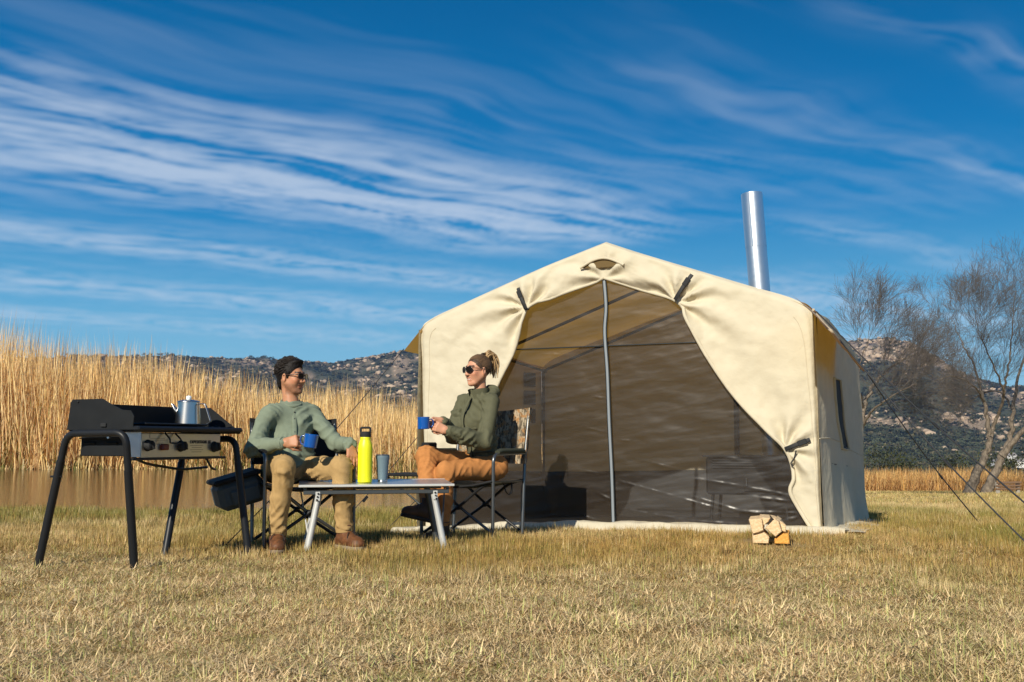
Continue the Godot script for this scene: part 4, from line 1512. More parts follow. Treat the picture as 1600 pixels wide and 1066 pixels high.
func make_chair(called: String, label: String, where: Vector3, turn: float, w: float, dep: float, cloth: Material, back_front: Material, back_h: float) -> Node3D:
	var o := thing(called, label, "camp chair", where, Basis(Vector3.UP, deg_to_rad(turn)), "folding director chairs")
	var h := w * 0.5
	var zf := dep * 0.5
	var tube := mat(0.16, 0.17, 0.175, 0.32, 0.85)
	var dark := mat(0.022, 0.023, 0.024, 0.45, 0.4)
	var rear_top := Vector3(0, back_h, -zf - 0.09)
	for s in [-1.0, 1.0]:
		var b := MB.new()
		b.tube(rounded(PackedVector3Array([Vector3(s * h, 0, zf), Vector3(s * h, 0.635, zf - 0.01), Vector3(s * h, 0.645, -zf - 0.02)]), 0.06, 6), 0.0135, 10)
		var arm := obj("arm_frame", b, tube, o)
		b = MB.new()
		b.tube(PackedVector3Array([Vector3(s * h, 0.651, zf - 0.07), Vector3(s * h, 0.660, zf - 0.12), Vector3(s * h, 0.660, -zf + 0.03), Vector3(s * h, 0.652, -zf + 0.01)]), PackedFloat32Array([0.018, 0.023, 0.023, 0.017]), 10, Vector2(1.2, 0.9))
		obj("armrest", b, cloth, arm)
		b = MB.new()
		b.tube(PackedVector3Array([Vector3(s * h, 0, -zf + 0.04), Vector3(s * h, 0.45, -zf), Vector3(s * h, 0.65, -zf - 0.02), Vector3(s * h, back_h, -zf - 0.09)]), 0.0135, 10)
		var post := obj("rear_post", b, tube, o)
		for z in [zf, -zf + 0.04]:
			b = MB.new()
			b.lathe(PackedVector2Array([Vector2(0.001, -0.004), Vector2(0.019, -0.004), Vector2(0.019, 0.03), Vector2(0.0145, 0.036)]), Transform3D(Basis(), Vector3(s * h, 0, z)), 12)
			obj("foot_cap", b, dark, post)
		b = MB.new()
		b.bar(Vector3(s * h * 0.96, 0.435, zf), Vector3(s * h * 0.96, 0.43, -zf), 0.012)
		obj("seat_rail", b, tube, o)
		for z in [zf - 0.035, -zf + 0.06]:
			b = MB.new()
			var lean: float = 0.012 * s
			b.tube(catmull(PackedVector3Array([Vector3(-s * h * 0.97, 0.05, z + lean), Vector3(0, 0.245, z + lean), Vector3(s * h * 0.62, 0.39, z + lean), Vector3(s * h * 0.95, 0.43, z + lean)]), 5), 0.0115, 8, Vector2(1, 1))
			obj("cross_brace", b, dark if z < 0 or s > 0 else tube, o)
	for z in [zf - 0.035, -zf + 0.06]:
		var b := MB.new()
		b.lathe(PackedVector2Array([Vector2(0.001, -0.02), Vector2(0.02, -0.02), Vector2(0.02, 0.02), Vector2(0.001, 0.02)]), Transform3D(Basis(Vector3.RIGHT, PI * 0.5), Vector3(0, 0.245, z)), 14)
		obj("pivot", b, dark, o)
	var b := MB.new()
	for e in 2:
		b.grid(func(u: float, v: float) -> Vector3:
			var x := lerpf(-h, h, u if e == 0 else 1.0 - u)
			return Vector3(x, 0.448 - 0.05 * sin(u * PI) - 0.012 * e - 0.01 * sin(v * PI), lerpf(-zf, zf, v)), 18, 10)
	obj("seat", b, cloth, o)
	b = MB.new()
	b.tube(PackedVector3Array([Vector3(-h, 0.442, zf), Vector3(-h * 0.5, 0.41, zf + 0.005), Vector3(0, 0.395, zf + 0.005), Vector3(h * 0.5, 0.41, zf + 0.005), Vector3(h, 0.442, zf)]), 0.011, 8)
	obj("seat_edge", b, dark, o)
	for e in 2:
		b = MB.new()
		b.grid(func(u: float, v: float) -> Vector3:
			var y := lerpf(0.56, back_h + 0.015, v)
			var z := lerpf(-zf - 0.005, -zf - 0.092, clampf((y - 0.55) / (back_h - 0.55), 0.0, 1.0)) - 0.045 * sin(u * PI) + (0.016 if e == 0 else -0.016)
			return Vector3(lerpf(-h - 0.012, h + 0.012, u), y + 0.012 * (1.0 - sin(u * PI)) * v - 0.01 * sin(u * PI) * v, z), 16, 10)
		if e == 0: b.grid(func(u: float, v: float) -> Vector3: return Vector3(lerpf(-h - 0.012, h + 0.012, u), back_h + 0.015 + 0.012 * (1.0 - sin(u * PI)) - 0.01 * sin(u * PI), -zf - 0.092 - 0.045 * sin(u * PI) + lerpf(0.016, -0.016, v)), 16, 2)
		if e == 0: b.grid(func(u: float, v: float) -> Vector3:
			var y := lerpf(0.56, back_h + 0.027, u)
			return Vector3(h + 0.012, y, lerpf(-zf - 0.005, -zf - 0.092, clampf((y - 0.55) / (back_h - 0.55), 0.0, 1.0)) + lerpf(0.016, -0.016, v)), 8, 2)
		obj("backrest" if e == 0 else "backrest_cover", b, back_front if e == 0 else cloth, o)
	return o

func build_chairs() -> void:
	var black := mat(0.016, 0.017, 0.018, 0.75, 0.0, 0.3)
	var olive := mat(0.045, 0.05, 0.035, 0.75, 0.0, 0.3)
	var bark := camo()
	var a := make_chair("camp_chair", "black folding director chair with a grey side pouch, the man sits in it", place_y(Vector3(-1.445, 0, -6.93)), 24.8, 0.60, 0.46, black, black, 0.86)
	# soft cooler pouch on the outer side of the man's chair
	var grey := mat(0.062, 0.080, 0.088, 0.7, 0.0, 0.35)
	var bs := Basis(Vector3.FORWARD, deg_to_rad(-16.0))
	var c := Vector3(-0.42, 0.38, -0.10)
	var b := MB.new()
	b.box(c, Vector3(0.30, 0.185, 0.36), bs, 0.035)
	var pouch := obj("side_pouch", b, grey, a)
	b = MB.new()
	b.box(c + bs * Vector3(-0.002, 0.105, 0), Vector3(0.32, 0.034, 0.38), bs, 0.012)
	obj("pouch_lid", b, black, pouch)
	b = MB.new()
	b.box(c + bs * Vector3(0.02, -0.02, 0.188), Vector3(0.19, 0.10, 0.03), bs, 0.01)
	obj("pouch_pocket", b, grey, pouch)
	b = MB.new()
	b.tube(PackedVector3Array([c + bs * Vector3(0.12, 0.10, 0.16), Vector3(-0.30, 0.47, 0.10), Vector3(-0.29, 0.44, 0.12)]), 0.011, 6, Vector2(1, 0.4))
	obj("pouch_strap", b, black, pouch)
	var w := make_chair("camp_chair", "folding director chair with a bark camouflage backrest, the woman sits in it", place_y(Vector3(-0.295, 0, -7.69)), -28.0, 0.615, 0.50, olive, bark, 0.97)
	b = MB.new()
	b.box(Vector3(-0.32 - 0.20, 0.475, 0.07), Vector3(0.36, 0.02, 0.34), Basis(), 0.006)
	var tray := obj("side_tray", b, black, w)
	b = MB.new()
	b.bar(Vector3(-0.66, 0.46, 0.2), Vector3(-0.335, 0.24, 0.2), 0.008)
	obj("tray_brace", b, M.pole, tray)
	b = MB.new()
	b.box(Vector3(-0.315, 0.70, 0.14), Vector3(0.07, 0.05, 0.13), Basis(), 0.01)
	obj("arm_pouch", b, black, w)
	b = MB.new()
	b.tube(catmull(PackedVector3Array([Vector3(0.30, 0.42, -0.06), Vector3(0.31, 0.36, -0.04), Vector3(0.31, 0.335, 0.0), Vector3(0.31, 0.36, 0.05), Vector3(0.30, 0.42, 0.07)]), 4), 0.008, 6, Vector2(1, 0.5))
	obj("strap", b, black, w)

const TABLE_Y := 0.445

func build_table() -> void:
	var x := Vector3(0.978, 0, -0.208)
	var zz := Vector3(0.208, 0, 0.978)
	var mid := Vector3(-1.39, 0, -6.55) + x * 0.51 - zz * 0.22
	var o := thing("camp_table", "low folding aluminium camp table with silver legs in front of the couple", "table", Vector3(mid.x, 0, mid.z), Basis(x, Vector3.UP, zz) * Basis(Vector3.RIGHT, deg_to_rad(2.2)))
	var alu := mat(0.62, 0.63, 0.62, 0.35, 0.9)
	var pale := mat(0.62, 0.63, 0.61, 0.45, 0.25)
	var rail := mat(0.12, 0.135, 0.145, 0.4, 0.7)
	for k in 8:
		var b := MB.new()
		b.box(Vector3(0, TABLE_Y - 0.006, -0.196 + 0.056 * k), Vector3(1.02, 0.012, 0.053), Basis(), 0.003)
		obj("slat", b, alu, o)
	for s in [-1.0, 1.0]:
		var b := MB.new()
		b.box(Vector3(0, TABLE_Y - 0.006, s * 0.228), Vector3(1.024, 0.016, 0.010), Basis(), 0.003)
		obj("edge_trim", b, pale, o)
		b = MB.new()
		b.box(Vector3(0, TABLE_Y - 0.050, s * 0.19), Vector3(0.96, 0.028, 0.022), Basis(), 0.004)
		obj("rail", b, rail, o)
		b = MB.new()
		b.box(Vector3(s * 0.47, TABLE_Y - 0.028, 0), Vector3(0.024, 0.018, 0.40), Basis(), 0.004)
		obj("end_bar", b, rail, o)
		for e in [-1.0, 1.0]:
			b = MB.new()
			var a := Vector3(s * 0.375, TABLE_Y - 0.045, e * 0.185)
			var f := Vector3(s * 0.455, 0.0, e * 0.20)
			b.tube(PackedVector3Array([a, f]), 0.019, 4, Vector2(1.15, 0.55), Vector3(0, 0, 1))
			var leg := obj("leg", b, pale if (e > 0 or s < 0) else rail, o)
			b = MB.new()
			b.box(a + Vector3(s * 0.012, -0.03, e * 0.016), Vector3(0.03, 0.06, 0.006), Basis(), 0.002)
			obj("hinge_plate", b, pale, leg)
			for k in 3:
				b = MB.new()
				b.lathe(PackedVector2Array([Vector2(0.0001, 0.006), Vector2(0.006, 0.005), Vector2(0.006, -0.006)]), Transform3D(Basis(Vector3.RIGHT, PI * 0.5 * e), a + Vector3(s * (0.010 + 0.004 * k), -0.012 - 0.02 * k, e * 0.021)), 8)
				obj("rivet", b, M.dark_mesh, leg)
		b = MB.new()
		b.bar(Vector3(s * 0.50, TABLE_Y - 0.05, -0.16), Vector3(s * 0.437, 0.08, 0.17), 0.0055, 6)
		obj("brace_rod", b, pale if s < 0 else rail, o)
		b = MB.new()
		b.bar(Vector3(s * 0.452, 0.05, -0.19), Vector3(s * 0.452, 0.05, 0.19), 0.008, 6)
		obj("leg_bar", b, rail, o)
	# bottle and tumbler
	var p := at(570, 754, 6.78)
	p.y = TABLE_Y
	var bt := thing("water_bottle", "tall bright yellow insulated bottle with a black lid on the table", "bottle", p)
	var lime := mat(0.80, 0.82, 0.012, 0.42, 0.0, 0.5)
	var b := MB.new()
	b.lathe(PackedVector2Array([Vector2(0.0005, 0), Vector2(0.045, 0), Vector2(0.0485, 0.004), Vector2(0.0485, 0.225), Vector2(0.046, 0.255), Vector2(0.036, 0.282), Vector2(0.0345, 0.29), Vector2(0.0345, 0.305), Vector2(0.030, 0.306)]), Transform3D(), 40)
	var body := obj("body", b, lime, bt)
	b = MB.new()
	for k in 3: b.box(Vector3(0.006 * (k - 1), 0.045 + 0.006 * absf(k - 1.0), 0.0486), Vector3(0.0035, 0.03 - 0.01 * absf(k - 1.0), 0.0016))
	obj("emblem", b, mat(0.62, 0.64, 0.02, 0.5), body)
	b = MB.new()
	b.lathe(PackedVector2Array([Vector2(0.0345, 0.304), Vector2(0.0365, 0.308), Vector2(0.0365, 0.336), Vector2(0.032, 0.342), Vector2(0.0005, 0.343)]), Transform3D(), 32)
	var lid := obj("lid", b, M.dark_mesh, bt)
	b = MB.new()
	b.tube(rounded(PackedVector3Array([Vector3(-0.033, 0.335, 0), Vector3(-0.033, 0.368, 0), Vector3(0.033, 0.368, 0), Vector3(0.033, 0.335, 0)]), 0.014, 5), 0.0075, 8)
	obj("carry_loop", b, M.dark_mesh, lid)
	p = at(597.5, 754, 6.86)
	p.y = TABLE_Y
	var tm := thing("tumbler", "slate blue insulated tumbler standing beside the yellow bottle", "tumbler", p)
	b = MB.new()
	b.lathe(PackedVector2Array([Vector2(0.032, 0.014), Vector2(0.0335, 0.016), Vector2(0.044, 0.15), Vector2(0.0475, 0.158), Vector2(0.048, 0.178), Vector2(0.046, 0.179), Vector2(0.044, 0.16), Vector2(0.0005, 0.15)]), Transform3D(), 36)
	obj("body", b, mat(0.125, 0.185, 0.225, 0.45, 0.0, 0.5), tm)
	b = MB.new()
	b.lathe(PackedVector2Array([Vector2(0.0005, 0), Vector2(0.030, 0), Vector2(0.0325, 0.003), Vector2(0.033, 0.0145)]), Transform3D(), 36)
	obj("base_ring", b, M.steel, tm)
	b = MB.new()
	b.lathe(PackedVector2Array([Vector2(0.045, 0.177), Vector2(0.0465, 0.183), Vector2(0.044, 0.186), Vector2(0.0005, 0.184)]), Transform3D(), 36)
	obj("lid", b, mat(0.05, 0.06, 0.07, 0.3, 0.0, 0.6), tm)

func make_mug(label: String, p: Vector3, basis: Basis, grip: float) -> Node3D:   # the handle stands off towards local +x
	var o := thing("enamel_mug", label, "mug", p, basis, "blue enamel mugs")
	var blue := mat(0.006, 0.085, 0.36, 0.18, 0.0, 0.6)
	var b := MB.new()
	b.lathe(PackedVector2Array([Vector2(0.0005, -0.043), Vector2(0.040, -0.043), Vector2(0.0435, -0.038), Vector2(0.044, 0.040), Vector2(0.0455, 0.043), Vector2(0.0445, 0.0455), Vector2(0.0425, 0.043), Vector2(0.0415, -0.038), Vector2(0.0005, -0.039)]), Transform3D(), 36)
	obj("body", b, blue, o)
	b = MB.new()
	b.lathe(PackedVector2Array([Vector2(0.0415, 0.0), Vector2(0.0415, 0.012), Vector2(0.0005, 0.012)]), Transform3D(), 28)
	obj("coffee", b, mat(0.03, 0.014, 0.006, 0.1), o)
	b = MB.new()
	b.tube(catmull(PackedVector3Array([Vector3(0.042, 0.027, 0), Vector3(0.062, 0.028, 0), Vector3(0.072, 0.012, 0), Vector3(0.071, -0.008, 0), Vector3(0.060, -0.026, 0), Vector3(0.042, -0.027, 0)]), 4), 0.0048, 8, Vector2(1.5, 0.8))
	obj("handle", b, blue, o)
	return o

func build_stove() -> void:
	var u := Vector3(0.366, 0, -0.930)     # from the near end to the far end
	var n := Vector3(0.930, 0, 0.366)      # towards the cook
	var o_at := Vector3(-2.10, 0, -5.55)
	var o := thing("camp_stove", "black three burner camp stove on four tubular legs with steel front panel", "stove", o_at)
	var black := mat(0.013, 0.0145, 0.016, 0.55, 0.0, 0.28)
	black.albedo_texture = noise_tex(256, 0.03, 4, lin(0.011, 0.0125, 0.014), lin(0.017, 0.0185, 0.020), 170)
	black.albedo_color = Color.WHITE
	black.uv1_triplanar = true
	var satin := mat(0.012, 0.0135, 0.016, 0.42, 0.0, 0.38)
	var steel := mat(0.52, 0.47, 0.38, 0.34, 0.92)
	steel.anisotropy_enabled = false
	var slope := Vector3(0, -0.0175, 0)
	var q := func(a: float, back: float, y: float) -> Vector3: return u * a - n * back + Vector3(0, y, 0) + slope * a
	var panel_frame := Transform3D(Basis(-n, Vector3.UP, -u), Vector3.ZERO)
	# near wind screen: its outline in metres back from the front edge and up
	var near := PackedVector2Array()
	for k: Array in [[0, 0.785], [0.01, 0.81], [0.005, 0.86], [0.03, 0.893], [0.09, 0.897], [0.17, 0.929], [0.235, 0.961], [0.455, 0.960], [0.468, 0.945], [0.49, 0.785]]: near.append(Vector2(k[0], k[1]))
	var far := PackedVector2Array()
	for k: Array in [[0, 0.785], [0.0, 0.80], [0.03, 0.815], [0.24, 0.955], [0.46, 0.955], [0.475, 0.785]]: far.append(Vector2(k[0], k[1]))
	var L := 0.95
	var b := MB.new()
	b.prism(near, 0.008, panel_frame, 0.002)
	var scr := obj("wind_screen", b, black, o)
	b = MB.new()
	b.ball(q.call(-0.003, 0.41, 0.945), Vector3(0.006, 0.006, 0.006), Basis(), 8, 5)
	obj("rivet", b, M.dark_mesh, scr)
	b = MB.new()
	b.box(q.call(-0.004, 0.215, 0.812), Vector3(0.04, 0.022, 0.012), Basis(n, Vector3.UP, u), 0.003)
	obj("latch", b, M.dark_mesh, scr)
	b = MB.new()
	b.prism(far, 0.008, Transform3D(panel_frame.basis, q.call(L, 0, 0)), 0.002)
	obj("wind_screen", b, black, o)
	b = MB.new()
	var bx := Basis(n, Vector3.UP, -u)
	b.box(q.call(L * 0.5, 0.478, 0.87), Vector3(0.008, 0.165, L - 0.02), bx, 0.002)
	obj("back_screen", b, black, o)
	b = MB.new()
	b.box(q.call(L * 0.5, 0.235, 0.792), Vector3(0.46, 0.012, L - 0.02), bx, 0.003)
	var tray := obj("drip_tray", b, black, o)
	b = MB.new()
	b.box(q.call(L * 0.5 - 0.01, -0.012, 0.800), Vector3(0.05, 0.030, L - 0.01), bx, 0.010)
	obj("front_lip", b, satin, tray)
	b = MB.new()
	b.box(q.call(0.36, 0.10, 0.822), Vector3(0.20, 0.012, 0.54), Basis(n, Vector3.UP, -u).rotated(u.normalized(), -0.05), 0.004)
	obj("griddle_rack", b, satin, tray)
	for k in 3:
		b = MB.new()
		var c: Vector3 = q.call(0.17 + 0.31 * k, 0.24, 0.80)
		b.lathe(PackedVector2Array([Vector2(0.001, 0), Vector2(0.055, 0), Vector2(0.055, 0.014), Vector2(0.03, 0.02), Vector2(0.001, 0.02)]), Transform3D(Basis(), c), 24)
		var burner := obj("burner", b, satin, tray)
		b = MB.new()
		for g in 4: b.box(c + Vector3(0, 0.024, 0) + u * (-0.10 + 0.066 * g), Vector3(0.26, 0.008, 0.008), bx, 0.002)
		for g in 2: b.box(c + Vector3(0, 0.016, 0) + n * (-0.10 + 0.2 * g), Vector3(0.008, 0.008, 0.26), bx, 0.002)
		obj("pot_grate", b, satin, burner)
	b = MB.new()
	b.box(q.call(0.45, 0.25, 0.712), Vector3(0.36, 0.135, 0.80), bx, 0.004)
	var body := obj("burner_box", b, black, o)
	for k in 2:
		b = MB.new()
		b.box(q.call(0.046, 0.20 + 0.16 * k, 0.712), Vector3(0.085, 0.012, 0.012), bx, 0.004)
		obj("vent_louver", b, black, body)
	b = MB.new()
	b.box(q.call(0.045, 0.25, 0.738), Vector3(0.37, 0.006, 0.014), bx, 0.002)
	obj("flange", b, satin, body)
	# front panel: a short bevelled corner, then the long face
	b = MB.new()
	b.box(q.call(0.455, 0.045, 0.705), Vector3(0.012, 0.142, 0.70), bx, 0.003)
	var face := obj("front_panel", b, steel, o)
	b = MB.new()
	var c0: Vector3 = q.call(0.012, 0.075, 0.705)
	var c1: Vector3 = q.call(0.103, 0.042, 0.705)
	b.quad(c0 + Vector3(0, 0.068, 0), c1 + Vector3(0, 0.071, 0), c1 - Vector3(0, 0.071, 0), c0 - Vector3(0, 0.071, 0), n)
	obj("panel_corner", b, mat(0.55, 0.60, 0.68, 0.25, 0.95), face)
	b = MB.new()
	b.box(q.call(0.455, 0.055, 0.628), Vector3(0.05, 0.014, 0.80), bx, 0.003)
	obj("bottom_flange", b, satin, face)
	var out := Basis(u, n.cross(u) * -1.0, n)
	out = Basis(u.cross(n), n, u)
	for a in [0.155, 0.435, 0.745]:
		b = MB.new()
		b.lathe(PackedVector2Array([Vector2(0.001, 0.036), Vector2(0.024, 0.034), Vector2(0.028, 0.026), Vector2(0.029, 0.006), Vector2(0.034, 0.002), Vector2(0.034, -0.003)]), Transform3D(out, q.call(a, 0.038, 0.700)), 26)
		var knob := obj("knob", b, M.dark_mesh, face)
		b = MB.new()
		b.box(q.call(a, 0.0, 0.703), Vector3(0.02, 0.05, 0.012), Basis(n, Vector3.UP, -u).rotated(n.normalized(), 0.35), 0.004)
		obj("knob_grip", b, M.dark_mesh, knob)
	b = MB.new()
	b.box(q.call(0.285, 0.03, 0.692), Vector3(0.03, 0.036, 0.055), bx, 0.006)
	obj("igniter", b, mat(0.13, 0.012, 0.008, 0.35), face)
	b = MB.new()
	b.tube(rounded(PackedVector3Array([q.call(0.285, 0.03, 0.775), q.call(0.282, -0.012, 0.738), q.call(0.278, -0.015, 0.716), q.call(0.378, -0.015, 0.714), q.call(0.376, -0.012, 0.738), q.call(0.374, 0.03, 0.773)]), 0.012, 4), 0.005, 8)
	obj("wire_handle", b, M.dark_mesh, face)
	var ink := mat(0.02, 0.02, 0.02, 0.6)
	for k: Array in [["EXPEDITION 3X", 0.515, 0.726, 0.020], ["LOW        HIGH", 0.20, 0.728, 0.011], ["MATCH LIGHT", 0.20, 0.742, 0.009], ["THREE BURNER COOKER", 0.515, 0.708, 0.008], ["CAUTION HOT SURFACE", 0.515, 0.694, 0.008]]:
		if k[0] != "EXPEDITION 3X": continue
		var txt := TextMesh.new()
		var font := SystemFont.new()
		font.font_names = PackedStringArray(["Droid Sans"])
		font.font_weight = 700
		txt.font = font
		txt.text = k[0]
		txt.font_size = 32
		txt.pixel_size = k[3] / 24.0
		txt.depth = 0.0015
		txt.horizontal_alignment = HORIZONTAL_ALIGNMENT_LEFT
		var o2 := MeshInstance3D.new()
		o2.name = "lettering"
		o2.mesh = txt
		o2.material_override = ink
		o2.transform = Transform3D(Basis(u, Vector3.UP, n), q.call(k[1], 0.0375, k[2]))
		face.add_child(o2, true)
	b = MB.new()
	for k in 4: b.box(q.call(0.58, 0.0385, 0.706 - 0.013 * k), Vector3(0.0015, 0.0022, 0.12 - 0.03 * (k % 2)), bx)
	b.box(q.call(0.235, 0.0385, 0.742), Vector3(0.0015, 0.002, 0.12), bx)
	b.box(q.call(0.235, 0.0385, 0.732), Vector3(0.0015, 0.002, 0.16), bx)
	b.box(q.call(0.17, 0.0385, 0.756), Vector3(0.0015, 0.03, 0.002), bx)
	obj("printed_marks", b, ink, face)
	b = MB.new()
	b.bar(q.call(-0.006, 0.165, 0.744), q.call(-0.02, 0.165, 0.744), 0.009, 8)
	obj("thumb_screw", b, M.steel, body)
	# legs: a bent tube over each end, then its two legs
	var fa := place_y(Vector3(-2.70, 0, -5.76)) - o_at
	var fb := place_y(Vector3(-2.11, 0, -5.66)) - o_at
	var fc := place_y(Vector3(-2.185, 0, -6.36)) - o_at
	var fd := place_y(Vector3(-1.668, 0, -6.40)) - o_at
	var ta: Vector3 = q.call(-0.03, 0.455, 0.765)
	var tb: Vector3 = q.call(-0.03, 0.03, 0.768)
	var tc: Vector3 = q.call(L + 0.0, 0.43, 0.745)
	var td: Vector3 = q.call(L - 0.02, 0.02, 0.755)
	var put := func(called: String, p: PackedVector3Array, r: float) -> void:
		var m := MB.new()
		m.tube(p, r, 12)
		obj(called, m, satin, o)
	put.call("end_frame", rounded(PackedVector3Array([ta.lerp(fa, 0.25), ta, tb, tb.lerp(fb, 0.30)]), 0.075, 7), 0.0205)
	put.call("end_frame", rounded(PackedVector3Array([tc.lerp(fc, 0.25), tc, td, td.lerp(fd, 0.25)]), 0.075, 7), 0.0205)
	put.call("leg", PackedVector3Array([ta.lerp(fa, 0.2), fa]), 0.0235)
	put.call("leg", PackedVector3Array([tb.lerp(fb, 0.27), fb]), 0.0235)
	put.call("leg", PackedVector3Array([tc.lerp(fc, 0.2), fc]), 0.0235)
	put.call("leg", PackedVector3Array([td.lerp(fd, 0.2), fd]), 0.0235)
	put.call("hose", catmull(PackedVector3Array([q.call(0.10, 0.10, 0.64), q.call(0.25, 0.14, 0.60), q.call(0.45, 0.16, 0.575), q.call(0.65, 0.2, 0.56), q.call(0.80, 0.22, 0.565), q.call(0.95, 0.25, 0.57)]), 4), 0.008)
	put.call("hose", catmull(PackedVector3Array([q.call(0.70, 0.06, 0.63), q.call(0.72, 0.05, 0.59), q.call(0.76, 0.06, 0.565), q.call(0.84, 0.10, 0.56)]), 4), 0.007)
	put.call("pin", PackedVector3Array([ta.lerp(fa, 0.32) - n * 0.05, ta.lerp(fa, 0.32) + n * 0.03]), 0.006)
	# coffee pot
	var base: Vector3 = o_at + q.call(0.69, 0.20, 0.822)
	var pot := thing("coffee_pot", "shiny steel percolator coffee pot with a clear knob on the stove", "coffee pot", base)
	var bright := mat(0.56, 0.54, 0.51, 0.27, 1.0)
	b = MB.new()
	b.lathe(PackedVector2Array([Vector2(0.0005, 0), Vector2(0.075, 0), Vector2(0.079, 0.004), Vector2(0.0785, 0.02), Vector2(0.066, 0.150), Vector2(0.068, 0.154), Vector2(0.066, 0.157)]), Transform3D(), 44)
	body = obj("body", b, bright, pot)
	b = MB.new()
	b.lathe(PackedVector2Array([Vector2(0.0685, 0.156), Vector2(0.0685, 0.161), Vector2(0.055, 0.166), Vector2(0.02, 0.172), Vector2(0.0005, 0.172)]), Transform3D(), 36)
	var cap := obj("lid", b, bright, pot)
	b = MB.new()
	b.lathe(PackedVector2Array([Vector2(0.012, 0.171), Vector2(0.017, 0.178), Vector2(0.017, 0.190), Vector2(0.010, 0.196), Vector2(0.0005, 0.197)]), Transform3D(), 18)
	var gl := mat(0.8, 0.85, 0.85, 0.08)
	obj("knob", b, gl, cap)
	b = MB.new()
	b.tube(PackedVector3Array([Vector3(-0.055, 0.075, 0.0), Vector3(-0.085, 0.115, 0.01), Vector3(-0.100, 0.145, 0.012)]), PackedFloat32Array([0.03, 0.02, 0.010]), 12, Vector2(1, 0.7))
	obj("spout", b, bright, body)
	b = MB.new()
	b.tube(rounded(PackedVector3Array([Vector3(0.058, 0.142, 0.02), Vector3(0.112, 0.145, 0.035), Vector3(0.122, 0.130, 0.04), Vector3(0.160, 0.03, 0.055), Vector3(0.118, 0.008, 0.045)]), 0.012, 4), 0.007, 8, Vector2(1.3, 0.5))
	obj("handle", b, mat(0.25, 0.26, 0.27, 0.3, 0.9), body)


# ---------------------------------------------------------------- people
func cloth_shape(amp: float, stretch: Vector3, off: float) -> Callable:   # creases that run aslant, come and go
	var dirs := [Vector3(0.45, 0.85, 0.30), Vector3(-0.65, 0.70, 0.28), Vector3(0.15, 0.80, -0.58), Vector3(0.80, 0.15, 0.58)]
	return func(p: Vector3, n: Vector3) -> Vector3:
		var q := p * stretch
		var d := 0.0
		for j in 4:
			var warp := ns.get_noise_3d(p.x * 60.0 + j * 40.0 + off, p.y * 60.0, p.z * 60.0)
			var ph: float = q.dot(dirs[j]) * (56.0 + 12.0 * j) + 3.6 * warp
			var r := 0.5 + 0.5 * cos(2.0 * ph)
			var mask := sst(0.05, 0.5, ns.get_noise_3d(p.x * 75.0 + j * 90.0, p.y * 75.0 + off, p.z * 75.0))
			d += r * r * mask
		d += 0.35 * ns.get_noise_3d(q.x * 110.0 + off, q.y * 110.0, q.z * 110.0) - 0.2
		return p + n * amp * d

func chain(f: Field, pts: Array, radii: Array, k := 0.03) -> void:
	for i in pts.size() - 1:
		f.cap(pts[i], pts[i + 1], radii[i], radii[i + 1], k)

func fit_field(pts: Array, pad: float, cell: float) -> Field:
	var lo: Vector3 = pts[0]
	var hi: Vector3 = pts[0]
	for p: Vector3 in pts:
		lo = lo.min(p)
		hi = hi.max(p)
	return Field.new(lo - Vector3(pad, pad, pad), hi + Vector3(pad, pad, pad), cell)

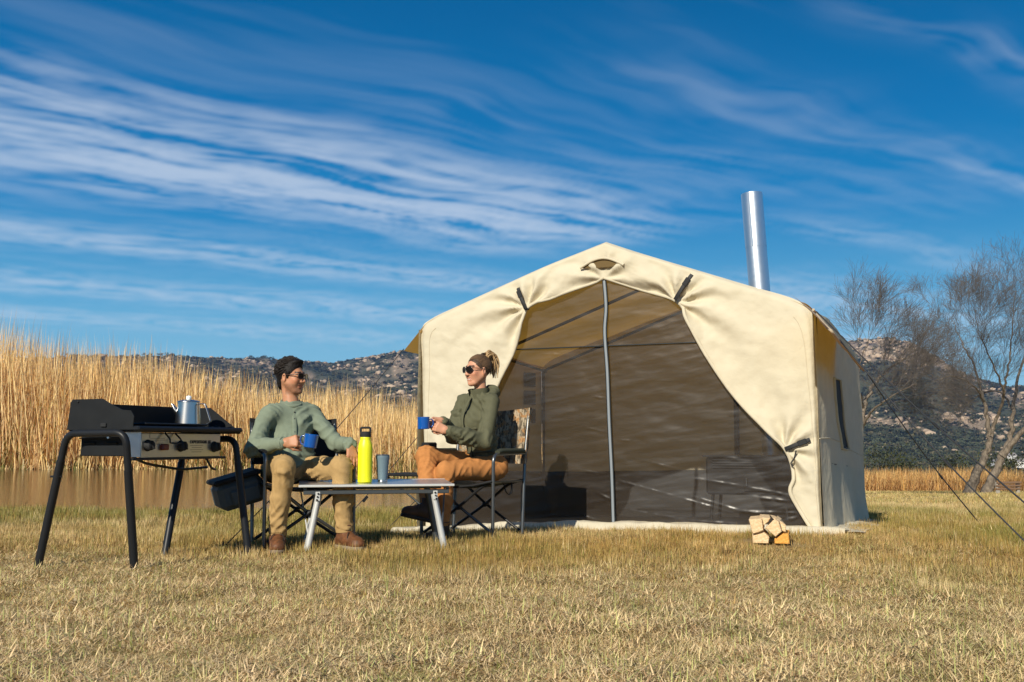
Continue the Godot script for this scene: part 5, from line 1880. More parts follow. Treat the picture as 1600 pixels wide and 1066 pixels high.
func add_head(b: MB, xf: Transform3D, female: bool, skin: Color, neck: Vector3) -> void:
	var f := Field.new(Vector3(-0.13, -0.27, -0.14), Vector3(0.13, 0.14, 0.14), 0.0042)
	f.ell(Vector3(0, 0.030, -0.015), Vector3(0.074, 0.090, 0.095), Basis(), 0.02)
	f.ell(Vector3(0, -0.030, 0.022), Vector3(0.056 if female else 0.060, 0.082, 0.068), Basis(), 0.035)
	f.ell(Vector3(0, -0.099, 0.066), Vector3(0.020 if female else 0.025, 0.020, 0.024), Basis(), 0.025)
	for s in [-1.0, 1.0]:
		f.cap(Vector3(s * 0.055, -0.035, -0.01), Vector3(s * 0.030, -0.092, 0.05), 0.016, 0.016, 0.03)   # jaw
		f.ell(Vector3(s * 0.040, -0.022, 0.064), Vector3(0.024, 0.022, 0.022), Basis(), 0.02)            # cheek
		f.ell(Vector3(s * 0.039, -0.046, 0.038), Vector3(0.018, 0.026, 0.030), Basis(), 0.025)
		f.ell(Vector3(s * 0.031, 0.008, 0.094), Vector3(0.020, 0.014, 0.014), Basis(), 0.014, true)      # eye socket
		f.ell(Vector3(s * 0.031, 0.008, 0.072), Vector3(0.0125, 0.0125, 0.0125), Basis(), 0.003)         # eye
		f.ell(Vector3(s * 0.077, -0.006, -0.008), Vector3(0.008, 0.031, 0.019), Basis(Vector3.UP, s * 0.35), 0.008)
		f.ell(Vector3(s * 0.084, -0.004, -0.004), Vector3(0.006, 0.016, 0.009), Basis(Vector3.UP, s * 0.35), 0.005, true)
		f.ell(Vector3(s * 0.0125, -0.030, 0.096), Vector3(0.009, 0.008, 0.011), Basis(), 0.008)
	f.cap(Vector3(-0.030, 0.030, 0.076), Vector3(0.030, 0.030, 0.076), 0.012, 0.012, 0.016)
	f.cap(Vector3(0, 0.014, 0.088), Vector3(0, -0.026, 0.106 if female else 0.110), 0.007, 0.0105, 0.012)
	f.cap(Vector3(-0.022, -0.0570, 0.079), Vector3(0.022, -0.0570, 0.079), 0.0060, 0.0060, 0.010)
	f.cap(Vector3(-0.019, -0.0705, 0.078), Vector3(0.019, -0.0705, 0.078), 0.0068, 0.0068, 0.010)
	for s in [-1.0, 1.0]: f.cap(Vector3(0, -0.0650, 0.0915), Vector3(s * 0.028, -0.0600, 0.0800), 0.0030, 0.0026, 0.004, true)
	f.cap(Vector3(0, -0.06, -0.022), xf.affine_inverse() * neck, 0.043 if female else 0.047, 0.048 if female else 0.056, 0.022)
	var paint := func(p: Vector3, _n: Vector3) -> Color:
		var c := skin
		var ax := absf(p.x)
		if p.z > 0.07 and ax < 0.027 and absf(p.y + 0.0635 - 4.0 * p.x * p.x) < 0.0100:
			c = Color(skin.r * 0.82, skin.g * 0.62, skin.b * 0.64)
			if female and ax < 0.020 and absf(p.y + 0.0640 - 5.0 * p.x * p.x) < 0.0034: c = Color(0.60, 0.50, 0.42)
		elif not female and p.y < -0.040 and p.z > -0.01 and p.y > -0.135 and not (p.z > 0.095 and p.y > -0.045):
			var k := sst(-0.036, -0.060, p.y) * 0.72 * sst(-0.132, -0.108, p.y)
			c = skin.lerp(Color(skin.r * 0.40, skin.g * 0.42, skin.b * 0.46), k * (0.8 + 0.4 * nf.get_noise_3d(p.x * 900.0, p.y * 900.0, p.z * 900.0)))
		if p.z > 0.06 and ax > 0.012 and ax < 0.052 and absf(p.y - 0.034 - 0.1 * maxf(0.0, 0.03 - ax)) < 0.0052: c = Color(0.05, 0.03, 0.02)
		if p.z > 0.03 and ax > 0.03 and absf(p.y + 0.025) < 0.02: c = c.lerp(Color(skin.r, skin.g * 0.82, skin.b * 0.8), 0.5)
		return c
	f.mesh(b, xf, null, paint)

func add_hand(b: MB, w: Vector3, y: Vector3, palm: Vector3, thumb_side: float, curl: Array, size := 1.0) -> void:
	y = y.normalized()
	var n := (palm - y * palm.dot(y)).normalized()
	var x := y.cross(n) * thumb_side          # towards the thumb
	var mid := w + y * 0.085 * size + n * 0.02
	var f := fit_field([mid], 0.135 * size, 0.0042)
	var len := [0.070, 0.080, 0.075, 0.060]
	f.cap(w + y * 0.002, w + y * 0.014, 0.024 * size, 0.025 * size, 0.01)
	for i in 4:
		var o := (1.5 - i)
		var base := w + (y * (0.088 - 0.004 * absf(o - 0.5)) + x * o * 0.0205) * size
		f.cap(w + x * o * 0.011 * size + y * 0.01, base, 0.0145 * size, 0.0118 * size, 0.014)
		var a: float = deg_to_rad(curl[0] + 4.0 * i)
		var p := base
		for k in 3:
			var dir := (y * cos(a) + n * sin(a) + x * o * 0.05).normalized()
			var q: Vector3 = p + dir * len[i] * [0.44, 0.32, 0.26][k] * size
			f.cap(p, q, (0.0104 - 0.0009 * k) * size, (0.0096 - 0.0010 * k) * size, 0.004)
			p = q
			a += deg_to_rad(curl[mini(k + 1, 2)])
	var tb := w + (y * 0.028 + x * 0.024 + n * 0.006) * size
	f.cap(w + y * 0.006, tb, 0.016 * size, 0.0145 * size, 0.012)
	var t1 := tb + (y * 0.62 + x * 0.55 + n * 0.42).normalized() * 0.040 * size
	f.cap(tb, t1, 0.0140 * size, 0.0108 * size, 0.008)
	var t2 := t1 + (y * 0.86 + x * 0.10 + n * deg_to_rad(curl[0]) * 0.55).normalized() * 0.030 * size
	f.cap(t1, t2, 0.0104 * size, 0.0092 * size, 0.005)
	f.cap(t2, t2 + (y * 0.7 - x * 0.10 + n * deg_to_rad(curl[0]) * 0.8).normalized() * 0.022 * size, 0.0092 * size, 0.0078 * size, 0.005)
	f.mesh(b)

func add_sunglasses(root: Node3D, xf: Transform3D, frame: Material, round_lens: float, big := 1.0) -> void:
	var b := MB.new()
	var lens := MB.new()
	for s in [-1.0, 1.0]:
		var t := xf * Transform3D(Basis(Vector3.UP, s * 0.26), Vector3(s * 0.0335, 0.010, 0.1035))
		var rim := PackedVector3Array()
		var poly := PackedVector2Array()
		for i in 25:
			var a := TAU * i / 24.0
			var e := Vector2(signf(cos(a)) * pow(absf(cos(a)), round_lens) * 0.0265 * big, signf(sin(a)) * pow(absf(sin(a)), round_lens) * 0.0215 * big)
			if e.y > 0.0: e.y *= 0.85
			rim.append(t * Vector3(e.x, e.y, 0))
			if i < 24: poly.append(e)
		b.tube(rim, 0.0028, 6)
		lens.prism(poly, 0.003, Transform3D(t.basis, t * Vector3(0, 0, 0.001)), 0.0008)
		b.tube(PackedVector3Array([t * Vector3(s * 0.026, 0.009, 0.0), xf * Vector3(s * 0.071, 0.018, 0.078), xf * Vector3(s * 0.080, 0.016, 0.03), xf * Vector3(s * 0.081, 0.010, -0.012)]), 0.0034, 6)
	b.tube(catmull(PackedVector3Array([xf * Vector3(-0.010, 0.014, 0.108), xf * Vector3(0, 0.018, 0.111), xf * Vector3(0.010, 0.014, 0.108)]), 3), 0.0028, 6)
	var o := obj("sunglasses", b, frame, root)
	obj("lens", lens, mat(0.010, 0.007, 0.005, 0.10, 0.0, 0.35), o)

func add_boot(root: Node3D, ankle: Vector3, toe: Vector3, leather: Material, sole_m: Material, laces: Material) -> void:
	var fwd := toe - ankle
	var up := Vector3.UP
	if absf(fwd.normalized().y) > 0.45 or ankle.y > 0.2: up = (Vector3.UP - fwd.normalized() * 0.3).normalized()
	fwd = (fwd - up * fwd.dot(up)).normalized()
	var side := up.cross(fwd)
	var base := ankle - up * 0.095
	var heel := base - fwd * 0.045 + up * 0.045
	var tip := base + fwd * 0.175 + up * 0.038
	var f := fit_field([heel, tip, ankle + up * 0.06], 0.085, 0.0075)
	f.cap(ankle + up * 0.055, ankle - up * 0.02, 0.056, 0.052, 0.02)
	f.cap(heel, base + fwd * 0.06 + up * 0.050, 0.042, 0.046, 0.03)
	f.cap(base + fwd * 0.05 + up * 0.062, base + fwd * 0.13 + up * 0.042, 0.042, 0.040, 0.03)
	f.ell(tip - fwd * 0.035 - up * 0.002, Vector3(0.049, 0.037, 0.055), Basis(side, up, fwd), 0.025)
	f.plane_cut(base + up * 0.012, -up)
	f.plane_cut(ankle + up * 0.065, up)
	var b := MB.new()
	f.mesh(b, Transform3D(), cloth_shape(0.002, Vector3.ONE, 40.0))
	var o := obj("boot", b, leather, root)
	f = fit_field([heel, tip], 0.085, 0.0075)
	f.cap(heel - up * 0.03, base + fwd * 0.05 + up * 0.012, 0.045, 0.046, 0.02)
	f.cap(base + fwd * 0.05 + up * 0.012, tip - fwd * 0.035 - up * 0.028, 0.046, 0.053, 0.02)
	f.plane_cut(base + up * 0.022, up)
	f.plane_cut(base - up * 0.004, -up)
	b = MB.new()
	f.mesh(b)
	obj("sole", b, sole_m, o)
	b = MB.new()
	for i in 4:
		var p := ankle + up * (0.004 - 0.017 * i) + fwd * (0.052 + 0.014 * i + (0.012 if i > 1 else 0.0))
		b.tube(PackedVector3Array([p - side * 0.026 - fwd * 0.012, p + fwd * 0.004, p + side * 0.026 - fwd * 0.012 - up * 0.008]), 0.0032, 5)
	for s in [-1.0, 1.0]:
		b.tube(catmull(PackedVector3Array([ankle + up * 0.004 + fwd * 0.062, ankle + up * 0.012 + fwd * 0.08 + side * s * 0.03, ankle - up * 0.02 + fwd * 0.09 + side * s * 0.045]), 3), 0.003, 5)
	obj("lace", b, laces, o)

func hair_mesh(b: MB, f: Field, xf: Transform3D, amp: float, flow: Vector3) -> void:
	f.mesh(b, xf, func(p: Vector3, n: Vector3) -> Vector3:
		var q := p * flow
		return p + n * amp * (nf.get_noise_3d(q.x * 1000.0, q.y * 1000.0, q.z * 1000.0) + 0.6 * nf.get_noise_3d(q.x * 2200.0, q.y * 2200.0, q.z * 2200.0)))

func skin_mat(c: Color) -> StandardMaterial3D:
	var m := mat(1, 1, 1, 0.5, 0.0, 0.4)
	m.vertex_color_use_as_albedo = true
	m.subsurf_scatter_enabled = true
	m.subsurf_scatter_strength = 0.12
	m.albedo_color = Color.WHITE
	m.resource_name = "skin"
	return m

func woven(r: float, g: float, b: float, seed_: int, rough := 0.9) -> StandardMaterial3D:
	var m := mat(1, 1, 1, rough, 0.0, 0.25)
	m.albedo_texture = noise_tex(256, 0.03, 5, lin(r * 0.88, g * 0.88, b * 0.88), lin(r * 1.12, g * 1.12, b * 1.12), seed_)
	m.uv1_triplanar = true
	m.uv1_scale = Vector3(3, 3, 3)
	return m

func hair_strands(xf: Transform3D, c: Vector3, r: Vector3, starts: Array, goal: Callable, width: float, lift: float) -> MB:
	var b := MB.new()
	for st: Vector3 in starts:
		var e: Vector3 = goal.call(st)
		var up := lift * rng.randf_range(0.2, 1.9)
		var line := PackedVector3Array()
		for k in 6:
			var t := k / 5.0
			var d := st.lerp(e, t).normalized()
			line.append(xf * (c + Vector3(d.x * r.x, d.y * r.y, d.z * r.z) * (1.0 + up * sin(t * 2.6) + 0.006)))
		b.tube(line, PackedFloat32Array([width * 0.7, width, width, width, width * 0.8, width * 0.4]), 4)
	return b

func build_man() -> void:
	var root := thing("person", "seated man in a sage green shirt and khaki trousers, sunglasses, one blue mug in hand", "person", place_y(Vector3(-1.5, 0, -6.9)), Basis(), "")
	var off := root.position
	var skin := Color(0.47, 0.225, 0.125)
	var pelvis := Vector3(-1.545, 0.545, -6.98)
	var chest := Vector3(-1.56, 0.86, -7.04)
	var neck := Vector3(-1.56, 0.99, -7.03)
	var sr := Vector3(-1.695, 0.905, -6.91)
	var sl := Vector3(-1.418, 0.910, -7.10)
	var er := Vector3(-1.760, 0.672, -6.80)
	var wr := Vector3(-1.510, 0.712, -6.63)
	var el := Vector3(-1.225, 0.705, -6.99)
	var wl := Vector3(-1.098, 0.700, -6.80)
	var hr := Vector3(-1.635, 0.525, -6.94)
	var hl := Vector3(-1.455, 0.525, -7.02)
	var kr := Vector3(-1.485, 0.560, -6.54)
	var kl := Vector3(-1.150, 0.550, -6.74)
	var ar := Vector3(-1.540, 0.105, -6.63)
	var al := Vector3(-1.122, 0.105, -6.77)
	var tr := Vector3(-1.50, 0.03, -6.46)
	var tl := Vector3(-0.99, 0.03, -6.64)
	var head := Transform3D(facing(Vector3(0.93, -0.03, 0.37)), Vector3(-1.562, 1.170, -7.03))
	var right := Vector3(0.906, 0, -0.42)
	var front := Vector3(0.42, 0, 0.906)
	# the body under the clothes, with head and hands
	var f := fit_field([pelvis, neck, er, el, ar, al, kr, kl, sr, sl], 0.16, 0.014)
	f.cap(pelvis, chest - front * 0.01, 0.100, 0.098, 0.05)
	f.cap(sr - Vector3(0, 0.015, 0) - front * 0.02, sl - Vector3(0, 0.015, 0) - front * 0.02, 0.036, 0.036, 0.05)
	f.cap(chest - front * 0.02, neck, 0.075, 0.050, 0.04)
	for s in 2:
		chain(f, [sr, er, wr] if s == 0 else [sl, el, wl], [0.044, 0.034, 0.024])
		chain(f, [hr, kr, ar] if s == 0 else [hl, kl, al], [0.074, 0.048, 0.034])
	var b := MB.new()
	b.ink = skin
	f.mesh(b)
	add_head(b, head, false, skin, neck)
	add_hand(b, wr, Vector3(0.94, 0.13, 0.12), Vector3(0.15, -0.25, -1.0), -1.0, [58, 78, 48])
	add_hand(b, wl, Vector3(0.22, -0.93, 0.32), Vector3(-0.55, -0.15, -0.75), 1.0, [14, 16, 14])
	var local := func(m: MB) -> MB:
		for k in m.v.size(): m.v[k] -= off
		return m
	obj("body", local.call(b), skin_mat(skin), root)
	var xf := Transform3D(head.basis, head.origin - off)
	# hair
	f = Field.new(Vector3(-0.12, -0.13, -0.15), Vector3(0.12, 0.18, 0.15), 0.0045)
	f.ell(Vector3(0, 0.040, -0.018), Vector3(0.0795, 0.0955, 0.1005), Basis(), 0.02)
	f.ell(Vector3(0.0, 0.108, 0.040), Vector3(0.053, 0.020, 0.046), Basis(Vector3.RIGHT, -0.2), 0.035)
	f.ell(Vector3(0, -0.045, -0.070), Vector3(0.054, 0.045, 0.026), Basis(), 0.03)
	f.ell(Vector3(0, -0.024, 0.105), Vector3(0.102, 0.106, 0.084), Basis(), 0.012, true)
	f.ell(Vector3(0, -0.105, 0.030), Vector3(0.13, 0.088, 0.086), Basis(), 0.012, true)
	for s in [-1.0, 1.0]: f.cap(Vector3(s * 0.074, 0.03, 0.020), Vector3(s * 0.0735, -0.006, 0.017), 0.010, 0.006, 0.012)
	b = MB.new()
	hair_mesh(b, f, xf, 0.0028, Vector3(1.5, 0.7, 0.45))
	var dark_hair := mat(0.010, 0.008, 0.007, 0.6, 0.0, 0.3)
	var hair := obj("hair", b, dark_hair, root)
	rng.seed = 310
	var starts := []
	for i in 1100:
		var d := Vector3(rng.randfn(), rng.randfn() * 0.9 + 0.45, rng.randfn()).normalized()
		if d.z > 0.30 and d.y < 0.62: continue
		if d.y < -0.35 or (d.y < 0.05 and d.z > -0.10): continue
		starts.append(d)
	obj("hair_strands", hair_strands(xf, Vector3(0, 0.042, -0.018), Vector3(0.0805, 0.0985, 0.1025), starts, func(d: Vector3) -> Vector3: return d + Vector3(rng.randfn() * 0.12 + d.x * 0.1, -0.10 + rng.randfn() * 0.10, -0.38), 0.0021, 0.085), mat(0.028, 0.022, 0.018, 0.5, 0.0, 0.35), hair)
	add_sunglasses(root, xf, mat(0.05, 0.022, 0.012, 0.25, 0.0, 0.6), 0.75)
	# shirt
	f = fit_field([pelvis, neck, er, el, wr, wl, sr, sl], 0.17, 0.0105)
	f.ell(pelvis + Vector3(0, 0.02, 0), Vector3(0.168, 0.095, 0.128), Basis(right, Vector3.UP, front), 0.05)
	f.ell(pelvis.lerp(chest, 0.45) + front * 0.012, Vector3(0.152, 0.16, 0.120), Basis(right, Vector3.UP, front), 0.06)
	f.ell(chest - Vector3(0, 0.02, 0), Vector3(0.172, 0.125, 0.122), Basis(right, Vector3.UP, front), 0.05)
	f.cap(sr + Vector3(0.03, 0.0, 0), sl + Vector3(-0.03, 0.0, 0), 0.056, 0.056, 0.05)
	f.cap(sr + Vector3(0.02, 0.012, 0), neck + Vector3(0, -0.035, 0), 0.046, 0.050, 0.05)
	f.cap(sl + Vector3(-0.02, 0.012, 0), neck + Vector3(0, -0.035, 0), 0.046, 0.050, 0.05)
	f.cap(chest, neck - Vector3(0, 0.052, 0), 0.10, 0.058, 0.04)
	chain(f, [sr, er, er.lerp(wr, 0.45), er.lerp(wr, 0.93)], [0.058, 0.053, 0.049, 0.040], 0.03)
	chain(f, [sl, el, el.lerp(wl, 0.45), el.lerp(wl, 0.95)], [0.058, 0.052, 0.048, 0.040], 0.03)
	f.plane_cut(pelvis - Vector3(0, 0.055, 0), Vector3.DOWN, 0.01)
	b = MB.new()
	f.mesh(b, Transform3D(Basis(), -off), cloth_shape(0.010, Vector3(1, 1, 1), 10.0))
	var sage := woven(0.19, 0.228, 0.168, 201)
	var shirt := obj("shirt", b, sage, root)
	b = MB.new()
	var ring := PackedVector3Array()
	for i in 21:
		var a := TAU * i / 20.0
		ring.append(neck + Vector3(0, -0.002, 0) + (right * cos(a) * 0.070 + front * (sin(a) * 0.072 + 0.006)) + Vector3(0, -0.026 * sin(a), 0) - off)
	b.tube(ring, 0.011, 8, Vector2(0.8, 1.3))
	obj("neckband", b, sage, shirt)
	b = MB.new()
	var dir := (pelvis - chest).normalized()
	var top := chest + front * 0.104 + Vector3(0, 0.068, 0) - off
	b.tube(PackedVector3Array([top + front * -0.022 + Vector3(0, 0.03, 0), top + dir * 0.03, top + dir * 0.10 + front * 0.016, top + dir * 0.17 + front * 0.020]), 0.017, 8, Vector2(1, 0.35), front)
	var placket := obj("placket", b, sage, shirt)
	for k in 4:
		b = MB.new()
		b.ball(top + dir * (0.005 + 0.047 * k) + front * (0.004 + 0.006 * k), Vector3(0.0055, 0.0055, 0.004), Basis(right, Vector3.UP, front), 10, 6)
		obj("button", b, mat(0.03, 0.03, 0.028, 0.4), placket)
	for s in 2:
		b = MB.new()
		var a := er.lerp(wr, 0.86) if s == 0 else el.lerp(wl, 0.86)
		var c := er.lerp(wr, 0.985) if s == 0 else el.lerp(wl, 0.99)
		b.tube(PackedVector3Array([a - off, a.lerp(c, 0.9) - off, c - off]), PackedFloat32Array([0.045, 0.0425, 0.040]), 16)
		obj("cuff", b, sage, shirt)
	# trousers
	f = fit_field([pelvis, hr, hl, kr, kl, ar, al], 0.15, 0.0105)
	f.ell(pelvis - Vector3(0, 0.02, 0), Vector3(0.17, 0.095, 0.135), Basis(right, Vector3.UP, front), 0.05)
	chain(f, [hr, kr, kr.lerp(ar, 0.5), kr.lerp(ar, 0.94)], [0.090, 0.067, 0.059, 0.056], 0.03)
	chain(f, [hl, kl, kl.lerp(al, 0.5), kl.lerp(al, 0.94)], [0.090, 0.067, 0.059, 0.056], 0.03)
	f.plane_cut(Vector3(0, ar.y + 0.025, 0), Vector3.DOWN, 0.006)
	b = MB.new()
	f.mesh(b, Transform3D(Basis(), -off), cloth_shape(0.009, Vector3(1.0, 0.75, 1.0), 90.0))
	var khaki := woven(0.40, 0.265, 0.115, 202)
	var trousers := obj("trousers", b, khaki, root)
	for s in 2:
		b = MB.new()
		var a := ar if s == 0 else al
		var top2 := kr.lerp(ar, 0.90) if s == 0 else kl.lerp(al, 0.90)
		b.tube(PackedVector3Array([top2 - off, a + Vector3(0, 0.018, 0) - off]), PackedFloat32Array([0.0600, 0.0610]), 20)
		obj("hem", b, khaki, trousers)
	b = MB.new()
	b.tube(PackedVector3Array([pelvis + right * -0.15 + front * 0.03 - off, pelvis + front * 0.135 - off - Vector3(0, 0.01, 0), pelvis + right * 0.15 + front * 0.03 - off]), 0.018, 8, Vector2(0.3, 1))
	obj("belt", b, mat(0.05, 0.03, 0.015, 0.5), trousers)
	var leather := mat(1, 1, 1, 0.55, 0.0, 0.4)
	leather.albedo_texture = noise_tex(256, 0.02, 5, lin(0.055, 0.026, 0.013), lin(0.25, 0.095, 0.034), 205)
	leather.uv1_triplanar = true
	leather.uv1_scale = Vector3(5, 5, 5)
	add_boot(root, ar - off, tr - off, leather, mat(0.20, 0.15, 0.10, 0.8), mat(0.03, 0.02, 0.015, 0.8))
	add_boot(root, al - off, tl - off, leather, mat(0.24, 0.19, 0.13, 0.8), mat(0.03, 0.02, 0.015, 0.8))
	make_mug("blue enamel mug held by the man in the green shirt", Vector3(-1.326, 0.722, -6.590), Basis(Vector3(0, 0, 1), deg_to_rad(-8.0)) * Basis(Vector3.UP, deg_to_rad(170.0)), 0.0)

func build_woman() -> void:
	var root := thing("person", "seated woman in an olive jacket and orange brown trousers with legs crossed, smiling in sunglasses", "person", place_y(Vector3(-0.25, 0, -7.7)), Basis(), "")
	var off := root.position
	var skin := Color(0.56, 0.285, 0.175)
	var pelvis := Vector3(-0.205, 0.535, -7.76)
	var chest := Vector3(-0.265, 0.870, -7.71)
	var neck := Vector3(-0.245, 1.088, -7.69)
	var sn := Vector3(-0.155, 1.022, -7.585)   # near shoulder
	var sf := Vector3(-0.375, 1.028, -7.79)
	var en := Vector3(-0.205, 0.715, -7.470)
	var wn := Vector3(-0.478, 0.800, -7.315)
	var ef := Vector3(-0.455, 0.770, -7.66)
	var wf := Vector3(-0.520, 0.872, -7.425)
	var hn := Vector3(-0.125, 0.525, -7.69)
	var hf := Vector3(-0.275, 0.525, -7.82)
	var kn := Vector3(-0.490, 0.500, -7.40)
	var kf := Vector3(-0.640, 0.612, -7.50)
	var an := Vector3(-0.515, 0.070, -7.43)
	var af := Vector3(-0.615, 0.240, -7.30)
	var tn := Vector3(-0.62, 0.03, -7.32)
	var tf := Vector3(-0.76, 0.165, -7.21)
	var head := Transform3D(facing(Vector3(-0.80, -0.03, 0.60)), Vector3(-0.266, 1.262, -7.67))
	var front := Vector3(-0.72, 0, 0.69)
	var right := Vector3(0.69, 0, 0.72)
	var bs := Basis(right, Vector3.UP, front)
	var f := fit_field([pelvis, neck, en, ef, an, af, kn, kf, sn, sf], 0.15, 0.014)
	f.cap(pelvis, chest, 0.10, 0.092, 0.05)
	f.cap(sn, sf, 0.04, 0.04, 0.06)
	f.cap(chest, neck, 0.075, 0.043, 0.04)
	chain(f, [sn, en, wn], [0.036, 0.030, 0.021])
	chain(f, [sf, ef, wf], [0.036, 0.030, 0.021])
	chain(f, [hn, kn, an], [0.070, 0.044, 0.030])
	chain(f, [hf, kf, af], [0.070, 0.044, 0.030])
	var b := MB.new()
	b.ink = skin
	f.mesh(b)
	add_head(b, head, true, skin, neck)
	add_hand(b, wn, Vector3(-0.86, 0.34, 0.22), Vector3(-0.30, 0.10, -1.0), 1.0, [52, 70, 45], 0.92)
	add_hand(b, wf, Vector3(-0.85, -0.05, 0.32), Vector3(0.05, -0.45, 0.85), -1.0, [40, 55, 40], 0.90)
	for k in b.v.size(): b.v[k] -= off
	obj("body", b, skin_mat(skin), root)
	var xf := Transform3D(head.basis, head.origin - off)
	# hair: pulled back tight, with a loose tail
	f = Field.new(Vector3(-0.12, -0.13, -0.16), Vector3(0.12, 0.17, 0.13), 0.0045)
	f.ell(Vector3(0, 0.036, -0.020), Vector3(0.0785, 0.0915, 0.099), Basis(), 0.02)
	f.ell(Vector3(0, 0.090, -0.085), Vector3(0.030, 0.030, 0.030), Basis(), 0.02)
	f.ell(Vector3(0, -0.030, 0.100), Vector3(0.105, 0.108, 0.092), Basis(), 0.010, true)
	f.ell(Vector3(0, -0.115, 0.020), Vector3(0.13, 0.092, 0.105), Basis(), 0.012, true)
	b = MB.new()
	hair_mesh(b, f, xf, 0.003, Vector3(1.6, 1.2, 0.5))
	var brown := mat(0.060, 0.036, 0.021, 0.5, 0.0, 0.4)
	var blond := mat(0.42, 0.275, 0.135, 0.5, 0.0, 0.4)
	var hair := obj("hair", b, brown, root)
	rng.seed = 300
	b = MB.new()
	for i in 46:
		var j := Vector3(rng.randfn() * 0.012, rng.randfn() * 0.010, rng.randfn() * 0.010)
		var e := Vector3(rng.randfn() * 0.011, rng.randf_range(-0.03, 0.03), rng.randfn() * 0.008)
		var line := catmull(PackedVector3Array([Vector3(0, 0.090, -0.085) + j * 0.6, Vector3(0, 0.128, -0.098) + j * 1.2, Vector3(0.0, 0.125, -0.135) + j * 1.3, Vector3(0.0, 0.060, -0.158) + j * 1.4 + e * 0.4, Vector3(0.0, -0.020, -0.150) + j + e]), 4)
		for k in line.size(): line[k] = xf * line[k]
		b.tube(line, PackedFloat32Array(range(line.size()).map(func(k: int) -> float: return 0.0068 * (1.0 - 0.6 * k / line.size()))), 5)
	obj("ponytail", b, blond, hair)
	b = MB.new()
	for i in 7:
		var a := i * 0.9
		var line := PackedVector3Array()
		for k in 9:
			var t := k / 8.0 * PI
			line.append(xf * (Vector3(0.004 * i - 0.012, 0.108, -0.060) + Vector3(sin(a) * 0.016 * sin(t), (0.020 + 0.006 * (i % 3)) * sin(t), -cos(t) * (0.018 + 0.002 * i))))
		b.tube(line, 0.0032, 5)
	obj("hair_loops", b, brown, hair)
	var starts := []
	for i in 420:
		var a := rng.randf_range(-2.3, 2.3)              # round the hairline, forehead in the middle
		var low := absf(a)
		var d := Vector3(sin(a) * 0.95, lerpf(0.62, -0.05, sst(0.5, 1.5, low)) + rng.randfn() * 0.05 - 0.25 * sst(1.6, 2.3, low), cos(a) * 0.80).normalized()
		starts.append(d)
	obj("hair_strands", hair_strands(xf, Vector3(0, 0.036, -0.020), Vector3(0.0790, 0.0920, 0.0995), starts, func(d: Vector3) -> Vector3: return Vector3(rng.randfn() * 0.10, 0.62 + rng.randfn() * 0.08, -0.76), 0.0014, 0.018), mat(0.15, 0.09, 0.048, 0.5, 0.0, 0.4), hair)
	add_sunglasses(root, xf, mat(0.018, 0.012, 0.009, 0.22, 0.0, 0.6), 0.9, 1.15)
	# jacket
	f = fit_field([pelvis, neck, en, ef, wn, wf, sn, sf], 0.17, 0.0105)
	f.ell(pelvis + Vector3(0, 0.02, 0), Vector3(0.160, 0.10, 0.135), bs, 0.05)
	f.ell(pelvis.lerp(chest, 0.5), Vector3(0.132, 0.16, 0.112), bs, 0.06)
	f.ell(chest + front * 0.018, Vector3(0.140, 0.115, 0.125), bs, 0.05)
	f.cap(sn + Vector3(-0.015, 0.0, -0.015), sf + Vector3(0.015, 0.0, 0.015), 0.060, 0.058, 0.05)
	f.cap(chest, neck - Vector3(0, 0.02, 0), 0.10, 0.070, 0.05)
	chain(f, [sn, en, en.lerp(wn, 0.5), en.lerp(wn, 0.93)], [0.062, 0.057, 0.050, 0.038], 0.03)
	chain(f, [sf, ef, ef.lerp(wf, 0.5), ef.lerp(wf, 0.93)], [0.060, 0.055, 0.048, 0.037], 0.03)
	f.plane_cut(pelvis - Vector3(0, 0.050, 0), Vector3.DOWN, 0.01)
	b = MB.new()
	f.mesh(b, Transform3D(Basis(), -off), cloth_shape(0.011, Vector3(1, 1.1, 1), 33.0))
	var olive := woven(0.104, 0.104, 0.062, 203, 0.72)
	var jacket := obj("jacket", b, olive, root)
	# stand collar, open at the throat, and the hood lying behind it
	b = MB.new()
	b.grid(func(u: float, v: float) -> Vector3:
		var a := lerpf(0.30, TAU - 0.30, u) + PI * 0.5
		var r := 0.071 + 0.004 * v
		var open := exp(-pow((u - 0.5) * 2.0, 2.0) * 0.0) * (absf(u - 0.5) * 2.0)
		return neck - off + Vector3(0, -0.045 + 0.088 * v - 0.02 * pow(open, 4.0), 0) + right * cos(a) * r + front * (sin(a) * r + 0.010 + 0.030 * pow(open, 6.0) * v), 40, 6)
	for k in range(b.v.size()): b.v[k] += Vector3(0.001, 0, 0.0)
	b.grid(func(u: float, v: float) -> Vector3:
		var a := lerpf(0.30, TAU - 0.30, u) + PI * 0.5
		var r := 0.065 + 0.004 * v
		var open := absf(u - 0.5) * 2.0
		return neck - off + Vector3(0, -0.045 + 0.0885 * v - 0.02 * pow(open, 4.0), 0) + right * cos(a) * r + front * (sin(a) * r + 0.010 + 0.030 * pow(open, 6.0) * v), 40, 6)
	obj("collar", b, olive, jacket)
	f = fit_field([neck], 0.19, 0.0095)
	for i in 7:
		var a := lerpf(-0.15, PI + 0.15, i / 6.0)
		var a2 := lerpf(-0.15, PI + 0.15, (i + 1) / 6.0)
		if i < 6: f.cap(neck + Vector3(0, -0.012 + 0.02 * sin(a), 0) + right * cos(a) * 0.098 - front * (sin(a) * 0.100 + 0.01), neck + Vector3(0, -0.012 + 0.02 * sin(a2), 0) + right * cos(a2) * 0.098 - front * (sin(a2) * 0.100 + 0.01), 0.025 + 0.018 * sin(maxf(a, 0.0)), 0.025 + 0.018 * sin(clampf(a2, 0.0, PI)), 0.02)
	b = MB.new()
	f.mesh(b, Transform3D(Basis(), -off), cloth_shape(0.012, Vector3.ONE, 60.0))
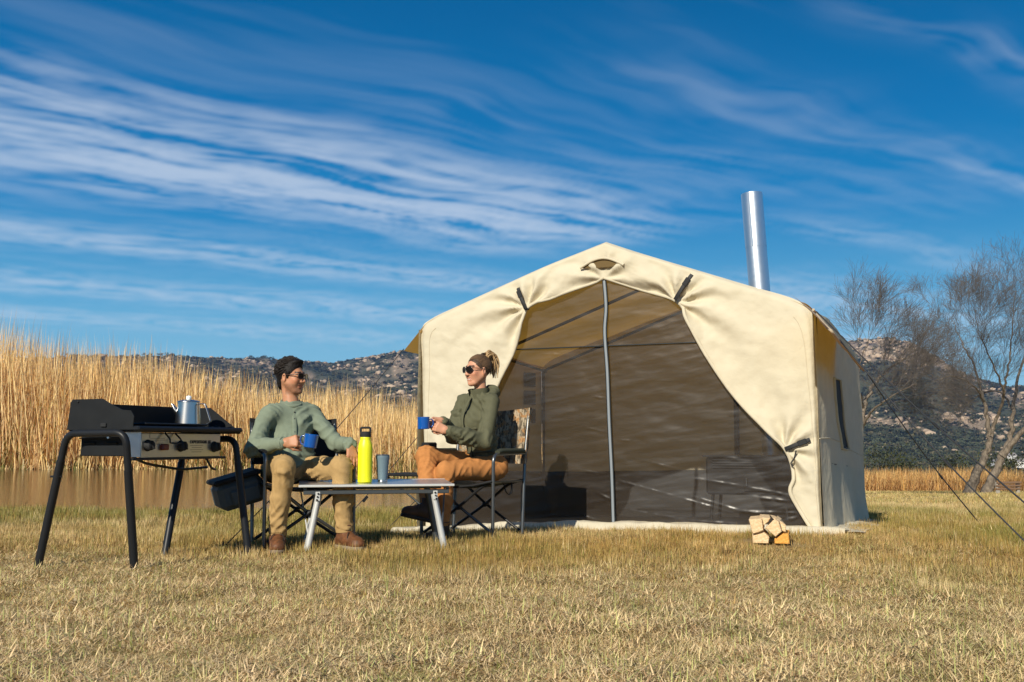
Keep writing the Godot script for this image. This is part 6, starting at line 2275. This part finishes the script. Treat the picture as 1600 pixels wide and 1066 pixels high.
	obj("hood", b, olive, jacket)
	b = MB.new()
	var zip := catmull(PackedVector3Array([neck + front * 0.100 + Vector3(0, -0.03, 0) - off, chest + front * 0.150 + Vector3(0, 0.06, 0) - off, chest + front * 0.152 - Vector3(0, 0.05, 0) - off, pelvis.lerp(chest, 0.45) + front * 0.130 - off, pelvis + front * 0.148 + Vector3(0, 0.02, 0) - off]), 5)
	b.tube(zip, 0.014, 8, Vector2(1, 0.45), front)
	obj("zip_flap", b, olive, jacket)
	b = MB.new()
	ring_into(b, pelvis.lerp(chest, 0.30) - off, right, front, 0.146, 0.126, 0.006)
	obj("waist_cord", b, mat(0.045, 0.046, 0.026, 0.8), jacket)
	for k in 2:
		b = MB.new()
		var c := (chest - Vector3(0, 0.035, 0) + front * 0.117 + right * 0.055 - off) if k == 0 else (pelvis + Vector3(0, 0.075, 0) + front * 0.112 + right * 0.085 - off)
		b.box(c, Vector3(0.095, 0.045, 0.010), Basis(Vector3.UP, 0.0) * Basis(right, Vector3.UP, front).rotated(Vector3.UP, 0.52), 0.004)
		obj("pocket_flap", b, olive, jacket)
	b = MB.new()
	for s in [-1.0, 1.0]:
		b.tube(catmull(PackedVector3Array([pelvis + front * 0.142 + right * (0.03 + 0.012 * s) + Vector3(0, 0.085, 0) - off, pelvis + front * 0.156 + right * (0.03 + 0.014 * s) + Vector3(0, 0.04, 0) - off, pelvis + front * 0.160 + right * (0.03 + 0.020 * s) + Vector3(0, 0.0, 0) - off]), 4), 0.0032, 5)
	obj("drawcord", b, mat(0.045, 0.046, 0.026, 0.8), jacket)
	for s in 2:
		b = MB.new()
		var a := en.lerp(wn, 0.84) if s == 0 else ef.lerp(wf, 0.84)
		var c := en.lerp(wn, 0.985) if s == 0 else ef.lerp(wf, 0.985)
		b.tube(PackedVector3Array([a - off, a.lerp(c, 0.9) - off, c - off]), PackedFloat32Array([0.045, 0.042, 0.039]), 16)
		obj("cuff", b, olive, jacket)
	# trousers
	f = fit_field([pelvis, hn, hf, kn, kf, an, af], 0.15, 0.0105)
	f.ell(pelvis - Vector3(0, 0.02, 0), Vector3(0.165, 0.10, 0.138), bs, 0.05)
	chain(f, [hn, kn, kn.lerp(an, 0.5), kn.lerp(an, 0.93)], [0.098, 0.070, 0.058, 0.046], 0.025)
	chain(f, [hf, kf, kf.lerp(af, 0.5), kf.lerp(af, 0.93)], [0.098, 0.072, 0.060, 0.048], 0.025)
	b = MB.new()
	f.mesh(b, Transform3D(Basis(), -off), cloth_shape(0.006, Vector3(1.0, 0.8, 1.0), 150.0))
	var rust := woven(0.46, 0.200, 0.066, 204)
	var trousers := obj("trousers", b, rust, root)
	for s in 2:
		b = MB.new()
		var a := an if s == 0 else af
		var up2 := kn.lerp(an, 0.86) if s == 0 else kf.lerp(af, 0.86)
		b.tube(PackedVector3Array([up2 - off, up2.lerp(a, 0.75) - off]), PackedFloat32Array([0.0535, 0.0525]), 18)
		obj("hem", b, rust, trousers)
	var leather := mat(0.075, 0.045, 0.026, 0.6, 0.0, 0.35)
	add_boot(root, an - off, tn - off, leather, mat(0.016, 0.015, 0.014, 0.8), mat(0.12, 0.08, 0.04, 0.8))
	add_boot(root, af - off, tf - off, leather, mat(0.016, 0.015, 0.014, 0.8), mat(0.12, 0.08, 0.04, 0.8))
	make_mug("blue enamel mug the woman in the olive jacket holds in both hands", Vector3(-0.645, 0.852, -7.285), Basis(Vector3(0, 0, 1), deg_to_rad(2.0)) * Basis(Vector3.UP, deg_to_rad(20.0)), 0.0)

func ring_into(b: MB, c: Vector3, right: Vector3, front: Vector3, rx: float, rz: float, r: float) -> void:
	var ring := PackedVector3Array()
	for i in 29:
		var a := TAU * i / 28.0
		ring.append(c + right * cos(a) * rx + front * sin(a) * rz + Vector3(0, 0.006 * sin(a * 3.0), 0))
	b.tube(ring, r, 6)


func _ready() -> void:
	var t0 := Time.get_ticks_msec()
	set_up()
	print("sky ", Time.get_ticks_msec() - t0)
	build_ground()
	print("land ", Time.get_ticks_msec() - t0)
	build_tent()
	print("tent ", Time.get_ticks_msec() - t0)
	build_trees()
	build_chairs()
	build_table()
	build_stove()
	print("camp ", Time.get_ticks_msec() - t0)
	build_man()
	build_woman()
	print("people ", Time.get_ticks_msec() - t0)
